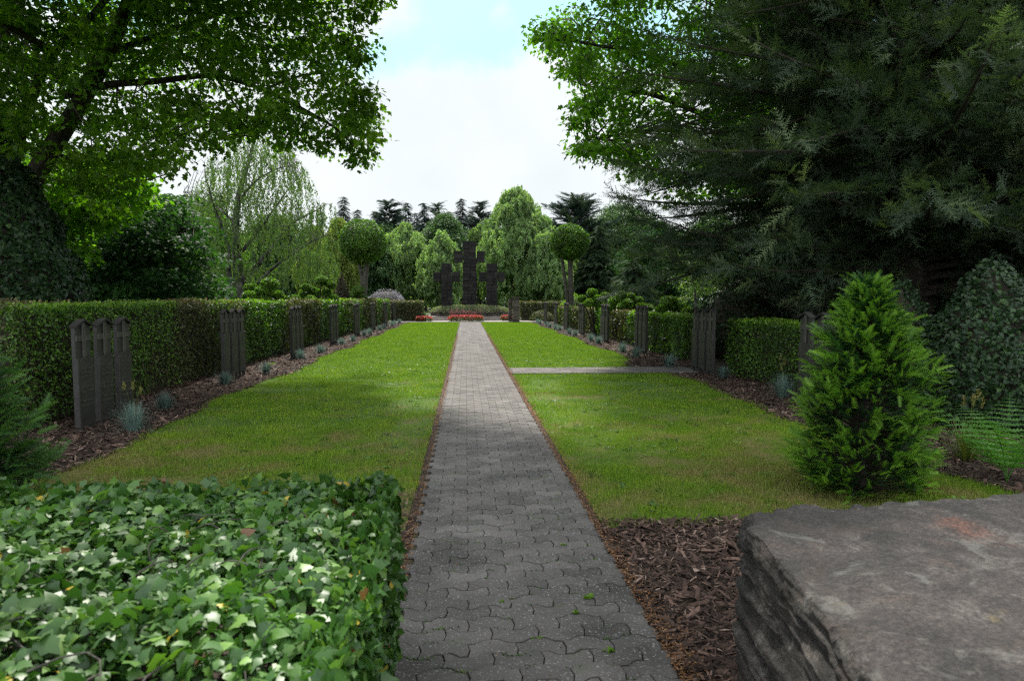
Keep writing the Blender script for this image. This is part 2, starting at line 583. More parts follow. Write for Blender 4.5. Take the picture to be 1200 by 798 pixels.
M['oak2'] = leaf_mat('fresh_oak_leaves', [(0, (.045, .105, .012)), (.5, (.085, .175, .016)), (1, (.15, .25, .026))], .55, .5, .25, (1.5, 2.0, .5))
M['yew'] = leaf_mat('yew_needles', [(0, (.030, .050, .032)), (.55, (.064, .096, .058)), (.85, (.125, .168, .085)), (1, (.19, .25, .085))], .28, .5, .35, patch=.3)
M['young'] = leaf_mat('young_needles', [(0, (.010, .036, .011)), (.40, (.018, .070, .015)), (.56, (.075, .19, .020)), (1, (.20, .38, .035))], .25, .45, .4, patch=.2)
M['young_dark'] = leaf_mat('dark_young_needles', [(0, (.010, .032, .014)), (.45, (.018, .060, .022)), (.62, (.040, .115, .028)), (1, (.10, .22, .035))], .2, .5, .3, patch=.2)  # the left bush's own darker blue-green needle tone
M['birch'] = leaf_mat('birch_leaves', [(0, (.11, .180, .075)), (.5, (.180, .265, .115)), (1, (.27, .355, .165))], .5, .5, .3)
M['birch_dark'] = leaf_mat('dark_birch_leaves', [(0, (.050, .098, .028)), (.5, (.09, .15, .045)), (1, (.15, .215, .065))], .42, .5, .3)  # deeper green leaf tone than the pale birches
M['willow'] = leaf_mat('willow_leaves', [(0, (.10, .14, .03)), (.5, (.17, .22, .05)), (1, (.27, .32, .09))], .45, .5, .3)
M['broad'] = leaf_mat('broad_leaves', [(0, (.030, .070, .028)), (.5, (.052, .105, .040)), (1, (.09, .155, .06))], .35, .5, .3)
M['spruce'] = leaf_mat('hazed_spruce_needles', [(0, (.026, .044, .042)), (.6, (.044, .066, .060)), (1, (.075, .096, .082))], .12, .85, .08)  # bluish lift in the needle colour stands in for distance haze
M['green_spruce'] = leaf_mat('green_spruce_needles', [(0, (.022, .042, .022)), (.6, (.040, .068, .034)), (1, (.075, .105, .050))], .15, .85, .08)
M['teal'] = leaf_mat('blue_green_leaves', [(0, (.016, .048, .018)), (.6, (.032, .082, .028)), (1, (.062, .135, .040))], .35, .6, .15)
M['lime'] = leaf_mat('lime_leaves', [(0, (.09, .19, .02)), (.5, (.16, .29, .03)), (1, (.28, .40, .05))], .45, .5, .3)
M['lilac'] = leaf_mat('smoke_grey_leaves', [(0, (.15, .14, .17)), (.5, (.26, .25, .29)), (1, (.42, .42, .46))], .25, .6, .3, (1, 1, 1))
M['copper'] = leaf_mat('brown_cone_leaves', [(0, (.025, .022, .014)), (.5, (.05, .042, .026)), (1, (.085, .075, .04))], .2, .5, .3)
M['fescue'] = leaf_mat('blue_fescue', [(0, (.07, .12, .10)), (.5, (.13, .20, .175)), (.85, (.20, .28, .25)), (1, (.30, .26, .18))], .25, .55, .3, (1, 1.1, 1))
M['fern'] = leaf_mat('fern_fronds', [(0, (.045, .13, .022)), (.5, (.075, .19, .032)), (1, (.12, .26, .05))], .4, .5, .3)
M['sedge'] = leaf_mat('sedge_blades', [(0, (.04, .08, .012)), (.6, (.10, .14, .025)), (1, (.22, .17, .06))], .3, .5, .3)
M['cover'] = leaf_mat('grey_ground_cover', [(0, (.10, .13, .06)), (.5, (.17, .20, .10)), (1, (.27, .29, .17))], .25, .6, .25)
M['red'] = leaf_mat('red_petals', [(0, (.30, .003, .010)), (.6, (.44, .008, .022)), (1, (.55, .05, .085))], .2, .6, .15, (1.1, .6, .7), patch=.1)
M['pink'] = leaf_mat('dusty_pink_florets', [(0, (.16, .06, .06)), (1, (.36, .17, .17))], .3, .5, .3, (1, .8, .8))

# ------------------------------------------------------------------ setting: ground, path, lawns
def sheet(name, outline, z, mat, kind='structure'):
    mb = MB()
    mb.add([(x, y, z) for x, y in outline], [list(range(len(outline)))])
    return tag(mb.build(name, mat), kind=kind)


sheet('ground', [(-400, -60), (400, -60), (400, 700), (-400, 700)], 0.0, M['ground'])


def wav(y, s):
    return .10 * math.sin(y * .9 + s) + .05 * math.sin(y * 2.7 + 2 * s)


PATH_L = lambda y: -.335 - .0006 * y
PATH_R = lambda y: .835 + .0009 * y
LAWN_L = lambda y: -3.60 + wav(y, 1.0) + (.25 if y < 8 else 0) * (8 - min(y, 8)) / 4
LAWN_R = lambda y: 4.05 + wav(y, 4.0)
Y_END = 42.9
SP0, SP1 = 13.35, 14.5       # side path

ys = np.arange(-1.0, 44.01, .5)
sheet('flower_bed', [(-5.9, y) for y in (-1, 46)][:1] + [(6.3, -1), (6.3, 46), (-5.9, 46)], 0.004, M['soil'])
tag(bpy.data.objects['flower_bed'], kind='structure')


def lawn(name, y0, y1, L, R):
    yy = np.linspace(y0, y1, max(8, int((y1 - y0) * 4)))
    pts = [(R(y), y) for y in yy] + [(L(y), y) for y in yy[::-1]]
    sheet(name, pts, .010, M['lawn'])


EDGE = .06
lawn('lawn', 4.32, Y_END, LAWN_L, lambda y: PATH_L(y) - EDGE)
lawn('lawn', 4.32, SP0 - .05, lambda y: PATH_R(y) + EDGE, LAWN_R)
lawn('lawn', SP1 + .06, Y_END, lambda y: PATH_R(y) + EDGE, lambda y: LAWN_R(y) - (.5 * max(0, 17 - y) / 3))


# grass blades
def blades(name, zones, label=None):
    mb = MB()
    for (x0f, x1f, y0, y1, dens, hgt, wid) in zones:
        n = int((y1 - y0) * 4.2 * dens)
        y = rng.uniform(y0, y1, n)
        lo = np.array([x0f(v) for v in y])
        hi = np.array([x1f(v) for v in y])
        u = rng.uniform(0, 1, n)
        keep = rng.uniform(0, 1, n) < (hi - lo) / 4.2
        y, lo, hi, u = y[keep], lo[keep], hi[keep], u[keep]
        x = lo + (hi - lo) * u
        p = np.stack([x, y, np.full(len(x), .008)], -1)
        cov = fbm(p * [1.6, 1.6, 0], 3, 5)
        thin = rng.uniform(0, 1, len(x)) < np.clip((cov - .28) * 4, .35 if y0 < 13 else .9, 1)
        p, cov = p[thin], cov[thin]
        n = len(p)
        az = rng.uniform(0, 2 * PI, n)
        tilt = np.abs(rng.normal(0, .5, n)).clip(0, 1.25)
        d = np.stack([np.cos(az) * np.sin(tilt), np.sin(az) * np.sin(tilt), np.cos(tilt)], -1)
        nn = np.stack([np.cos(az), np.sin(az), np.full(n, -.3)], -1)
        hh = hgt * rng.uniform(.5, 1.25, n) * ((.7 + .6 * cov) if y0 < 13 else .9)
        R = frames(d, nn)
        mb.scatter(BLADE, p, R, np.stack([hh, np.full(n, wid) * rng.uniform(.7, 1.3, n), hh], -1), rng.beta(2, 2.2, n))
    return tag(mb.build(name, M['grass']), label, kind='stuff')


gl = lambda y: LAWN_L(y) - .03
gr = lambda y: PATH_L(y) - .05
rl = lambda y: PATH_R(y) + .05
rr = lambda y: LAWN_R(y) + .04
rr2 = lambda y: rr(y) - (.5 * max(0, 17 - y) / 3)
blades('lawn_grass', [
    (gl, gr, 5.0, 8, 5200, .042, .0042), (rl, rr, 4.30, 8, 6000, .042, .0042),
    (gl, gr, 8, 13.4, 2900, .042, .0062), (rl, rr, 8, SP0 - .05, 2900, .042, .0062),
    (gl, gr, 13.4, 22, 1700, .040, .011), (rl, rr2, SP1 + .05, 22, 1700, .040, .011),
    (gl, gr, 22, Y_END, 900, .040, .018), (rl, rr2, 22, Y_END, 900, .040, .018)],
    'short mown grass of the lawns either side of the paved path')


mb = MB()
k = 420
yw = 4.5 + 12 * rng.uniform(0, 1, k) ** 1.3
lf = rng.uniform(0, 1, k) < .5
xw = np.where(lf, rng.uniform(-3.5, -.5, k), rng.uniform(1.0, 3.9, k))
per = 11
p = np.repeat(np.stack([xw, yw, np.full(k, .022)], -1), per, axis=0) + rng.normal(0, 1, (k * per, 3)) * [.03, .03, .004]
d = rdir(len(p), .35)
d[:, 2] = np.abs(d[:, 2])
mb.scatter(LEAF_ROUND, p, frames(d, rng.normal(0, .4, (len(p), 3)) + [0, 0, 1.0]), rng.uniform(.018, .042, len(p)), np.repeat(rng.uniform(.1, .9, k), per))
tag(mb.build('lawn_weeds', M['box']), 'broad leaved clover and plantain scattered in the lawn', kind='stuff')

# paved path of zig-zag interlocking stones
def band(u):
    """trapezoid wave of the long edges, period 1"""
    u = u % 1.0
    return np.interp(u, [0, .16, .34, .66, .84, 1.0], [0, 0, 1, 1, 0, 0])


def pavers(name, x0f, x1f, y0, y1, z, along='x'):
    mb = MB()
    L, W, A, g = .205, .108, .033, .0022
    rows = int((y1 - y0) / W)
    for r in range(rows):
        yb = y0 + r * W
        xa, xb = x0f(yb), x1f(yb)
        off = (L / 2 if r % 2 else 0)
        k = math.floor((xa - off) / L) - 1
        while True:
            c0 = off + k * L
            c1 = c0 + L
            k += 1
            if c0 > xb - .015:
                break
            s0, s1 = max(c0 + g, xa), min(c1 - g, xb)
            if s1 - s0 < .03:
                continue
            us = np.unique(np.concatenate([[s0, s1], [q for q in np.concatenate([(np.array([0, .16, .34, .66, .84]) + m) * L for m in range(math.floor(s0 / L) - 1, math.floor(s1 / L) + 2)]) if s0 < q < s1]]))
            jy = rng.normal(0, .0012)
            tilt = rng.normal(0, .0016)
            zz = z + rng.normal(0, .0013)

            def ring(ins, dz):
                b = yb + A * band(us / L) + g + ins + jy
                t = yb + W + A * band(us / L) - g - ins + jy
                x = us.copy()
                x[0] += ins
                x[-1] -= ins
                # wavy short joints
                bow = .010
                lo = np.stack([x, b, np.full(len(x), zz + dz)], -1)
                hi = np.stack([x, t, np.full(len(x), zz + dz)], -1)[::-1]
                mr_ = np.array([[x[-1] + (bow if s1 < xb - .001 else 0), (b[-1] + t[-1]) / 2, zz + dz]])
                ml_ = np.array([[x[0] + (bow if s0 > xa + .001 else 0), (b[0] + t[0]) / 2, zz + dz]])
                o = np.concatenate([lo, mr_, hi, ml_])
                o[:, 2] += tilt * (o[:, 0] - x.mean()) / L * 2
                return o
            A0, B0 = ring(0, -.014), ring(.0, -.0025)
            C0 = ring(.003, 0)
            n = len(A0)
            v = np.concatenate([A0, B0, C0])
            i = np.arange(n)
            j = (i + 1) % n
            f = [np.stack([i, j, j + n, i + n], -1), np.stack([i + n, j + n, j + 2 * n, i + 2 * n], -1)]
            rv = rng.beta(2, 2)
            base = mb.n
            mb.add(v, np.concatenate(f), rv)
            mb.add(C0, [list(range(n))], rv)
    return mb


BED = .004
bm_ = MB()
yy = np.linspace(-.6, Y_END, 90)
bm_.add([(PATH_L(y), y, .008) for y in yy] + [(PATH_R(y), y, .008) for y in yy[::-1]], [list(range(180))])
tag(bm_.build('path_bedding', M['joint']), kind='structure')
pm = pavers('path', PATH_L, PATH_R, -.5, Y_END, .026)
tag(pm.build('path', M['paver']), kind='structure')
bm_ = MB()
bm_.add([(PATH_R(14) + .01, SP0, .014), (4.75, SP0, .014), (4.75, SP1, .014), (PATH_R(14) + .01, SP1, .014)], [[0, 1, 2, 3]])
tag(bm_.build('side_path_bedding', M['joint']), kind='structure')
pm = pavers('side_path', lambda y: PATH_R(14) + .02, lambda y: 4.7, SP0 + .02, SP1 - .04, .030)
tag(pm.build('side_path', M['paver']), kind='structure')


# bark mulch
def chips(name, zones):
    mb = MB()
    for (x0f, x1f, y0, y1, dens, size) in zones:
        n = int((y1 - y0) * 2.0 * dens)
        y = rng.uniform(y0, y1, n)
        lo = np.array([x0f(v) for v in y])
        hi = np.array([x1f(v) for v in y])
        keep = rng.uniform(0, 1, n) < (hi - lo) / 2.0
        y, lo, hi = y[keep], lo[keep], hi[keep]
        n = len(y)
        x = lo + (hi - lo) * rng.uniform(0, 1, n)
        p = np.stack([x, y, .012 + rng.uniform(0, .028, n)], -1)
        d = rdir(n, .28)
        nn = rdir(n, 1)
        nn[:, 2] = np.abs(nn[:, 2]) + 1.0
        s = size * rng.lognormal(0, .45, n)
        wv = s * rng.uniform(.3, .75, n)
        mb.scatter(CHIP, p, frames(d, nn), np.stack([s, wv, s * .7], -1), rng.beta(1.1, 1.9, n))
    return tag(mb.build(name, M['chip']), 'brown bark chip mulch of the planting beds', kind='stuff')


chips('bark_mulch', [
    (lambda y: PATH_R(y) + .01, lambda y: 2.6, 2.3, 4.42, 3000, .046),
    (lambda y: 2.6, lambda y: 5.2, 3.2, 4.4, 500, .05),
    (lambda y: LAWN_R(y) - .02, lambda y: 6.0, 4.4, 8.5, 1300, .045),
    (lambda y: LAWN_R(y) - .06, lambda y: 5.4, 8.5, 13.2, 1300, .05),
    (lambda y: rr2(y) - .08, lambda y: 5.3, 14.6, 22, 700, .06),
    (lambda y: rr2(y) - .05, lambda y: 5.3, 22, 43, 260, .08),
    (lambda y: -5.3, lambda y: LAWN_L(y) + .04, 5.0, 13, 1300, .05),
    (lambda y: -5.2, lambda y: LAWN_L(y) + .05, 13, 22, 700, .06),
    (lambda y: -5.2, lambda y: LAWN_L(y) + .03, 22, 43, 260, .08),
    (lambda y: PATH_L(y) - .5, lambda y: PATH_L(y) - .02, 2.5, 5.2, 1500, .03)])

# orange-brown bud scales drifted along the path edges and in the joints
mb = MB()
n = 15000
y = 2.2 + 26 * rng.uniform(0, 1, n) ** 1.5
side = rng.uniform(0, 1, n) < .62
off = np.abs(rng.normal(0, .055, n)) * (.5 + fbm(np.stack([y * 1.7, side * 5.0, y * 0], -1), 3, 6))
x = np.where(side, .835 + .0009 * y + off - .02, -.335 - off + .02)
p = np.stack([x, y, .030 + rng.uniform(0, .02, n)], -1)
inn = rng.uniform(0, 1, n) < .035
p[inn, 0] = rng.uniform(-.33, .83, inn.sum())
p[inn, 2] = .028
dd = rdir(n, .3)
nn = rdir(n, 1)
nn[:, 2] = np.abs(nn[:, 2]) + 1
mb.scatter(CHIP, p, frames(dd, nn), rng.uniform(.006, .017, n) * (1 + (y > 8) * .5), rng.beta(2, 2, n))
tag(mb.build('fallen_bud_scales', M['debris']), 'orange brown bud scales drifted along the path edges', kind='stuff')


mb = MB()
k = 300
cx_, cy_ = rng.uniform(-.30, .80, k), 2.3 + 9 * rng.uniform(0, 1, k) ** 1.6
row = np.round((cy_ + .5) / .108)
cy_ = -.5 + row * .108 + .033 * band(cx_ / .205)
per = 14
p = np.repeat(np.stack([cx_, cy_, np.full(k, .024)], -1), per, axis=0) + rng.normal(0, 1, (k * per, 3)) * [.020, .006, .002]
d = rdir(len(p), .5)
d[:, 2] = np.abs(d[:, 2])
mb.scatter(LEAF_ROUND, p, frames(d, rdir(len(p)) + [0, 0, 1.0]), rng.uniform(.004, .012, len(p)), np.repeat(rng.uniform(0, .9, k), per))
tag(mb.build('joint_moss', M['box']), 'tufts of moss and seedlings in the joints of the path', kind='stuff')

# ------------------------------------------------------------------ generic foliage helpers
def surf_leaves(mb, pts, nrmls, size, rnd, tmpl=LEAF, spread=.8, lift=.35, mat=0):
    """leaves lying roughly on a surface, tilted at random"""
    n = len(pts)
    nn = nrm(nrmls + rng.normal(0, spread, (n, 3)) * .6)
    d = np.cross(nn, rdir(n)) + nrmls * lift * rng.uniform(-.3, 1.2, (n, 1))
    mb.scatter(tmpl, pts, frames(d, nn), size, rnd, mat)


def box_surface(lo, hi, n, faces):
    """points and normals on chosen faces of a box"""
    lo, hi = np.array(lo, float), np.array(hi, float)
    s = hi - lo
    area = {'x0': s[1] * s[2], 'x1': s[1] * s[2], 'y0': s[0] * s[2], 'y1': s[0] * s[2], 'z1': s[0] * s[1]}
    tot = sum(area[f] for f in faces)
    P_, N_l = [], []
    for f in faces:
        k = int(n * area[f] / tot)
        p = lo + rng.uniform(0, 1, (k, 3)) * s
        ax = 'xyz'.index(f[0])
        p[:, ax] = hi[ax] if f[1] == '1' else lo[ax]
        nv = np.zeros((k, 3))
        nv[:, ax] = 1 if f[1] == '1' else -1
        P_.append(p)
        N_l.append(nv)
    return np.concatenate(P_), np.concatenate(N_l)


def hedge(name, lo, hi, mats, faces, label, chunk=1.2, brown=None, base_gap=.12, lush=1.0):
    """clipped hedge: twiggy core and several layers of small leaves"""
    mb = MB()
    lo, hi = np.array(lo, float), np.array(hi, float)
    c = .13
    mb.box(lo + [c, c, -.0], hi - [c, c, c], mat=1)
    y = lo[1]
    while y < hi[1] - 1e-6:
        y2 = min(hi[1], y + chunk)
        d = max(5, (y + y2) / 2)
        s = float(np.clip(d * .0033, .036, .10))
        fc = [f for f in faces if not (f == 'y0' and y > lo[1] + 1e-6) and not (f == 'y1' and y2 < hi[1] - 1e-6)]
        a = sum({'x0': (y2 - y) * (hi[2] - lo[2]), 'x1': (y2 - y) * (hi[2] - lo[2]), 'y0': (hi[0] - lo[0]) * (hi[2] - lo[2]), 'y1': (hi[0] - lo[0]) * (hi[2] - lo[2]), 'z1': (hi[0] - lo[0]) * (y2 - y)}[f] for f in fc)
        n = int(a * 2.5 * lush / s ** 2)
        p, nv = box_surface([lo[0], y, lo[2]], [hi[0], y2, hi[2]], n, fc)
        b = (fbm(p * 2.3, 3, 3) - .5) * .20 + (vnoise(p * 9, 8) - .5) * .05
        dep = np.abs(rng.normal(0, .065, len(p)))
        keep = np.ones(len(p), bool)
        p = p + nv * (b - dep)[:, None]
        top = p[:, 2] > hi[2] - .05
        # thin, irregular foot
        hfoot = (p[:, 2] - lo[2])
        keep &= rng.uniform(0, 1, len(p)) < np.clip((hfoot + .02) / (base_gap + .25 * fbm(p * [1.5, 1.5, .1], 2, 9)), .12, 1)
        p, nv, dep, top = p[keep], nv[keep], dep[keep], top[keep]
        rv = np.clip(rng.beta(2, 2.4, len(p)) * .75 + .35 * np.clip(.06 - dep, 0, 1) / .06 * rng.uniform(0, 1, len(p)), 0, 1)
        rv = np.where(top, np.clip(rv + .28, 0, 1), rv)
        szs = s * rng.uniform(.7, 1.35, len(p))
        if brown is not None:
            isb = fbm(p * [0.35, .35, .15], 3, brown) + rng.normal(0, .03, len(p)) > .56
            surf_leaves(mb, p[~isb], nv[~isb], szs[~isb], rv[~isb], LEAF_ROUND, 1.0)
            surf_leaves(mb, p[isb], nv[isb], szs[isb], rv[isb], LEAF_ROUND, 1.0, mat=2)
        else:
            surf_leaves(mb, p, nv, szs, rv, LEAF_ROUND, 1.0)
        y = y2
    org = ((lo[0] + hi[0]) / 2, (lo[1] + hi[1]) / 2, 0)
    o = mb.build(name, mats, origin=org)
    return tag(o, label, 'hedge')


hm = [M['box'], M['twig'], M['hedge_brown']]
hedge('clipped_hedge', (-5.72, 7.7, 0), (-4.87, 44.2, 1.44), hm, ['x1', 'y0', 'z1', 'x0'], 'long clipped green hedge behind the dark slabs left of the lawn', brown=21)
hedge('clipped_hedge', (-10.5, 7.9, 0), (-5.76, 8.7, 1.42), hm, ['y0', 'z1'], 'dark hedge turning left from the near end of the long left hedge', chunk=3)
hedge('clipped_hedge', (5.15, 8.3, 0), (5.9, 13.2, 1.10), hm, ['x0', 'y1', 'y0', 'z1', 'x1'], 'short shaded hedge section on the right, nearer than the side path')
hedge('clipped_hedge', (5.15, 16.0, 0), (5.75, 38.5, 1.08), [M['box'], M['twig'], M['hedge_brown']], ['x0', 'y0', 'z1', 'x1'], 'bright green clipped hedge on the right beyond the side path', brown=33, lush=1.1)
hedge('clipped_hedge', (-4.95, 44.4, 0), (-2.75, 45.2, 1.36), [M['hedge_brown'], M['twig'], M['box']], ['y0', 'x1', 'z1'], 'brownish cross hedge left of the red flower beds', chunk=2)
hedge('clipped_hedge', (3.6, 45.5, 0), (6.6, 46.3, 1.30), [M['hedge_brown'], M['twig'], M['box']], ['y0', 'x0', 'z1'], 'dark cross hedge right of the square stone pillar', chunk=2)


# ------------------------------------------------------------------ ivy covered wall (foreground left)
def ivy_wall():
    t = thing('ivy_covered_wall', (-2.6, 1.7, 0), 'low wall smothered in glossy ivy leaves left of the path', 'wall')
    x0, x1, y0, y1, zt = -5.6, -.29, .55, 2.84, .77
    core = MB()
    core.box((x0 + .1, y0 + .1, 0), (x1 - .12, y1 - .12, zt - .10))
    core.build('wall', M['soil'], t, (-2.6, 1.7, 0))
    mb = MB()
    vis = lambda p: (p[:, 0] > -.95 * p[:, 1] - .8)
    # top
    n = 58000
    p = np.stack([rng.uniform(x0, x1 + .02, n), rng.uniform(y0, y1 + .03, n), np.full(n, zt)], -1)
    nv = np.zeros((n, 3))
    nv[:, 2] = 1
    # right face and far / near faces
    m = 13000
    q = np.stack([np.full(m, x1), rng.uniform(y0, y1, m), rng.uniform(0, zt, m)], -1)
    nq = np.zeros((m, 3))
    nq[:, 0] = 1
    k = 8000
    w = np.stack([rng.uniform(x0, x1, k), np.full(k, y1), rng.uniform(.1, zt, k)], -1)
    nw = np.zeros((k, 3))
    nw[:, 1] = 1
    p, nv = np.concatenate([p, q, w]), np.concatenate([nv, nq, nw])
    keep = vis(p)
    p, nv = p[keep], nv[keep]
    # rounded shoulders and lumpy surface
    ex = np.clip((p[:, 0] - (x1 - .24)) / .24, 0, 1)
    ey = np.clip((p[:, 1] - (y1 - .16)) / .16, 0, 1)
    topm = nv[:, 2] > .5
    p[:, 2] -= np.where(topm, .12 * ex ** 2 + .07 * ey ** 2, 0)
    nv = nv + np.stack([ex * topm * .7, ey * topm * .7, np.zeros(len(p))], -1)
    b = (fbm(p * 3.2, 3, 4) - .5) * .17 + (vnoise(p * 12, 2) - .5) * .04
    dep = np.abs(rng.normal(0, .045, len(p)))
    p = p + nv * (b - dep)[:, None]
    n = len(p)
    nn = nrm(nv + rng.normal(0, .42, (n, 3)))
    # leaves hang with tips outwards / down
    d = rng.normal(0, 1, (n, 3)) + np.array([.25, -.3, -.35])
    s = np.clip(rng.lognormal(math.log(.0345), .30, n), .014, .058)
    r = np.clip(rng.beta(2.1, 2.4, n) * .9 + .06, 0, .965)
    odd = rng.uniform(0, 1, n)
    r = np.where(odd < .008, .985, np.where(odd < .016, 1.0, r))
    R3 = frames(d, nn)
    pick = rng.integers(0, 3, n)
    for kk, tm in enumerate((IVY, IVY_B, IVY_C)):
        w_ = pick == kk
        mb.scatter(tm, p[w_], R3[w_], s[w_], r[w_])
    mb.build('ivy_foliage', M['ivy'], t, (-2.6, 1.7, 0), smooth=True)
    tw = MB()
    for i in range(90):
        a = np.array([rng.uniform(-2.6, x1 - .12), rng.uniform(1.0, y1 - .35), zt + rng.uniform(-.05, .005)])
        dd = rdir(1, .12)[0]
        L = rng.uniform(.08, .22)
        side = np.cross(dd, [0, 0, 1]) * rng.normal(0, .05)
        pts = [a + dd * L * u + side * math.sin(u * 3) + np.array([0, 0, .015 * math.sin(u * 5)]) for u in np.linspace(0, 1, 6)]
        tw.tube(pts, np.linspace(.0026, .0012, 6), 5)
    tw.build('ivy_stem', M['bark_grey'], t, (-2.6, 1.7, 0))


ivy_wall()


# ------------------------------------------------------------------ stone wall (foreground right)
def rock(mb, plan, z0, z1, n=(120, 100, 34), amp=.018, seed=0, strata=.02, chip=.035, rnd=.5):
    """rough quarried block; plan = 4 corners (near-left, near-right, far-right, far-left)"""
    c = np.array(plan, float)

    def pos(u, v, w):
        a = (1 - u)[:, None] * (1 - v)[:, None] * c[0] + u[:, None] * (1 - v)[:, None] * c[1] + u[:, None] * v[:, None] * c[2] + (1 - u)[:, None] * v[:, None] * c[3]
        p = np.concatenate([a, (z0 + w * (z1 - z0))[:, None]], 1)
        du = np.minimum(u, 1 - u) * np.linalg.norm(c[1] - c[0])
        dv = np.minimum(v, 1 - v) * np.linalg.norm(c[3] - c[0])
        edge = np.minimum(du, dv)
        q = p.copy()
        nz = np.stack([fbm(p * 4 + 7 * k, 5, seed + k) for k in range(3)], -1) - .5
        q += nz * amp * 2 * [1, 1, .6]
        # split layers on the sides
        lay = p[:, 2] * 24 + 1.6 * fbm(p * [2.5, 2.5, 2], 4, seed + 9) + p[:, 1] * 1.6
        st = vnoise(np.stack([lay, p[:, 0] * 1.5, p[:, 1] * 1.5], -1), seed + 3) - .5 + .6 * (vnoise(np.stack([lay * 2.7, p[:, 0] * 4, p[:, 1] * 4], -1), seed + 5) - .5)
        st = np.tanh(st * 4) * .5 + (fbm(p * [9, 9, 16], 4, seed + 31) - .5) * 1.1
        q += (np.stack([fbm(p * 15 + 3 * k, 4, seed + 50 + k) for k in range(3)], -1) - .5) * [.010, .010, .016]
        ctr = c.mean(0)
        out = nrm(p[:, :2] - ctr)
        q[:, :2] += out * (st * strata * 2 * (.25 + 1.6 * np.clip(fbm(p * [3, 3, 5], 3, seed + 30) - .3, 0, 1) * 1.6))[:, None]
        # broken arris
        ch = np.clip(np.tanh((fbm(p * [8, 8, 2], 5, seed + 12) - .5) * 14) * .5 + .35, 0, 1) * chip
        f = np.exp(-edge / .016) * np.clip((w - .55) / .45, 0, 1)
        q[:, 2] -= ch * f + .004 * f
        q[:, 2] += (fbm(p * [1.6, 1.6, 0], 4, seed + 20) - .5) * .018 * w
        return q
    nu, nv_, nw = n

    def grid(A, B, fn, flip):
        a, b = np.meshgrid(np.linspace(0, 1, A), np.linspace(0, 1, B), indexing='ij')
        u, v, w = fn(a.ravel(), b.ravel())
        vv = pos(u, v, w)
        i, j = np.meshgrid(np.arange(A - 1), np.arange(B - 1), indexing='ij')
        i, j = i.ravel(), j.ravel()
        f = np.stack([i * B + j, (i + 1) * B + j, (i + 1) * B + j + 1, i * B + j + 1], -1)
        mb.add(vv, f[:, ::-1] if flip else f, rnd)
    o, z = np.ones_like, np.zeros_like
    grid(nu, nv_, lambda a, b: (a, b, o(a)), False)
    grid(nu, nw, lambda a, b: (a, z(a), b), False)
    grid(nu, nw, lambda a, b: (a, o(a), b), True)
    grid(nv_, nw, lambda a, b: (z(a), a, b), True)
    grid(nv_, nw, lambda a, b: (o(a), a, b), False)


def _top(px, py):
    r = ray(px, py)
    k = (H_CAM - .75) / -r[2]
    return r[0] * k, r[1] * k


CORNER, _fr = _top(868, 596), _top(1200, 577)
SLAB_FR = CORNER[1] + (_fr[1] - CORNER[1]) * (3.3 - CORNER[0]) / (_fr[0] - CORNER[0])
t = thing('stone_wall', (1.9, 1.7, 0), 'rough quarried stone wall end with a thick slab on top, right of the path', 'wall')
mb = MB()
rock(mb, [(.74, .85), (3.3, .85), (3.3, SLAB_FR), CORNER], .36, .75, (300, 280, 110), amp=.022, seed=3, strata=.012, chip=.055)
mb.build('coping_slab', M['slab'], t, (1.9, 1.7, 0), smooth=False)
mb = MB()
rock(mb, [(.72, .9), (3.2, .9), (3.2, SLAB_FR - .05), (CORNER[0] - .025, CORNER[1] - .03)], -.02, .352, (80, 80, 60), amp=.025, seed=41, strata=.014, chip=.01)
mb.build('stone_block', M['slab'], t, (1.9, 1.7, 0))


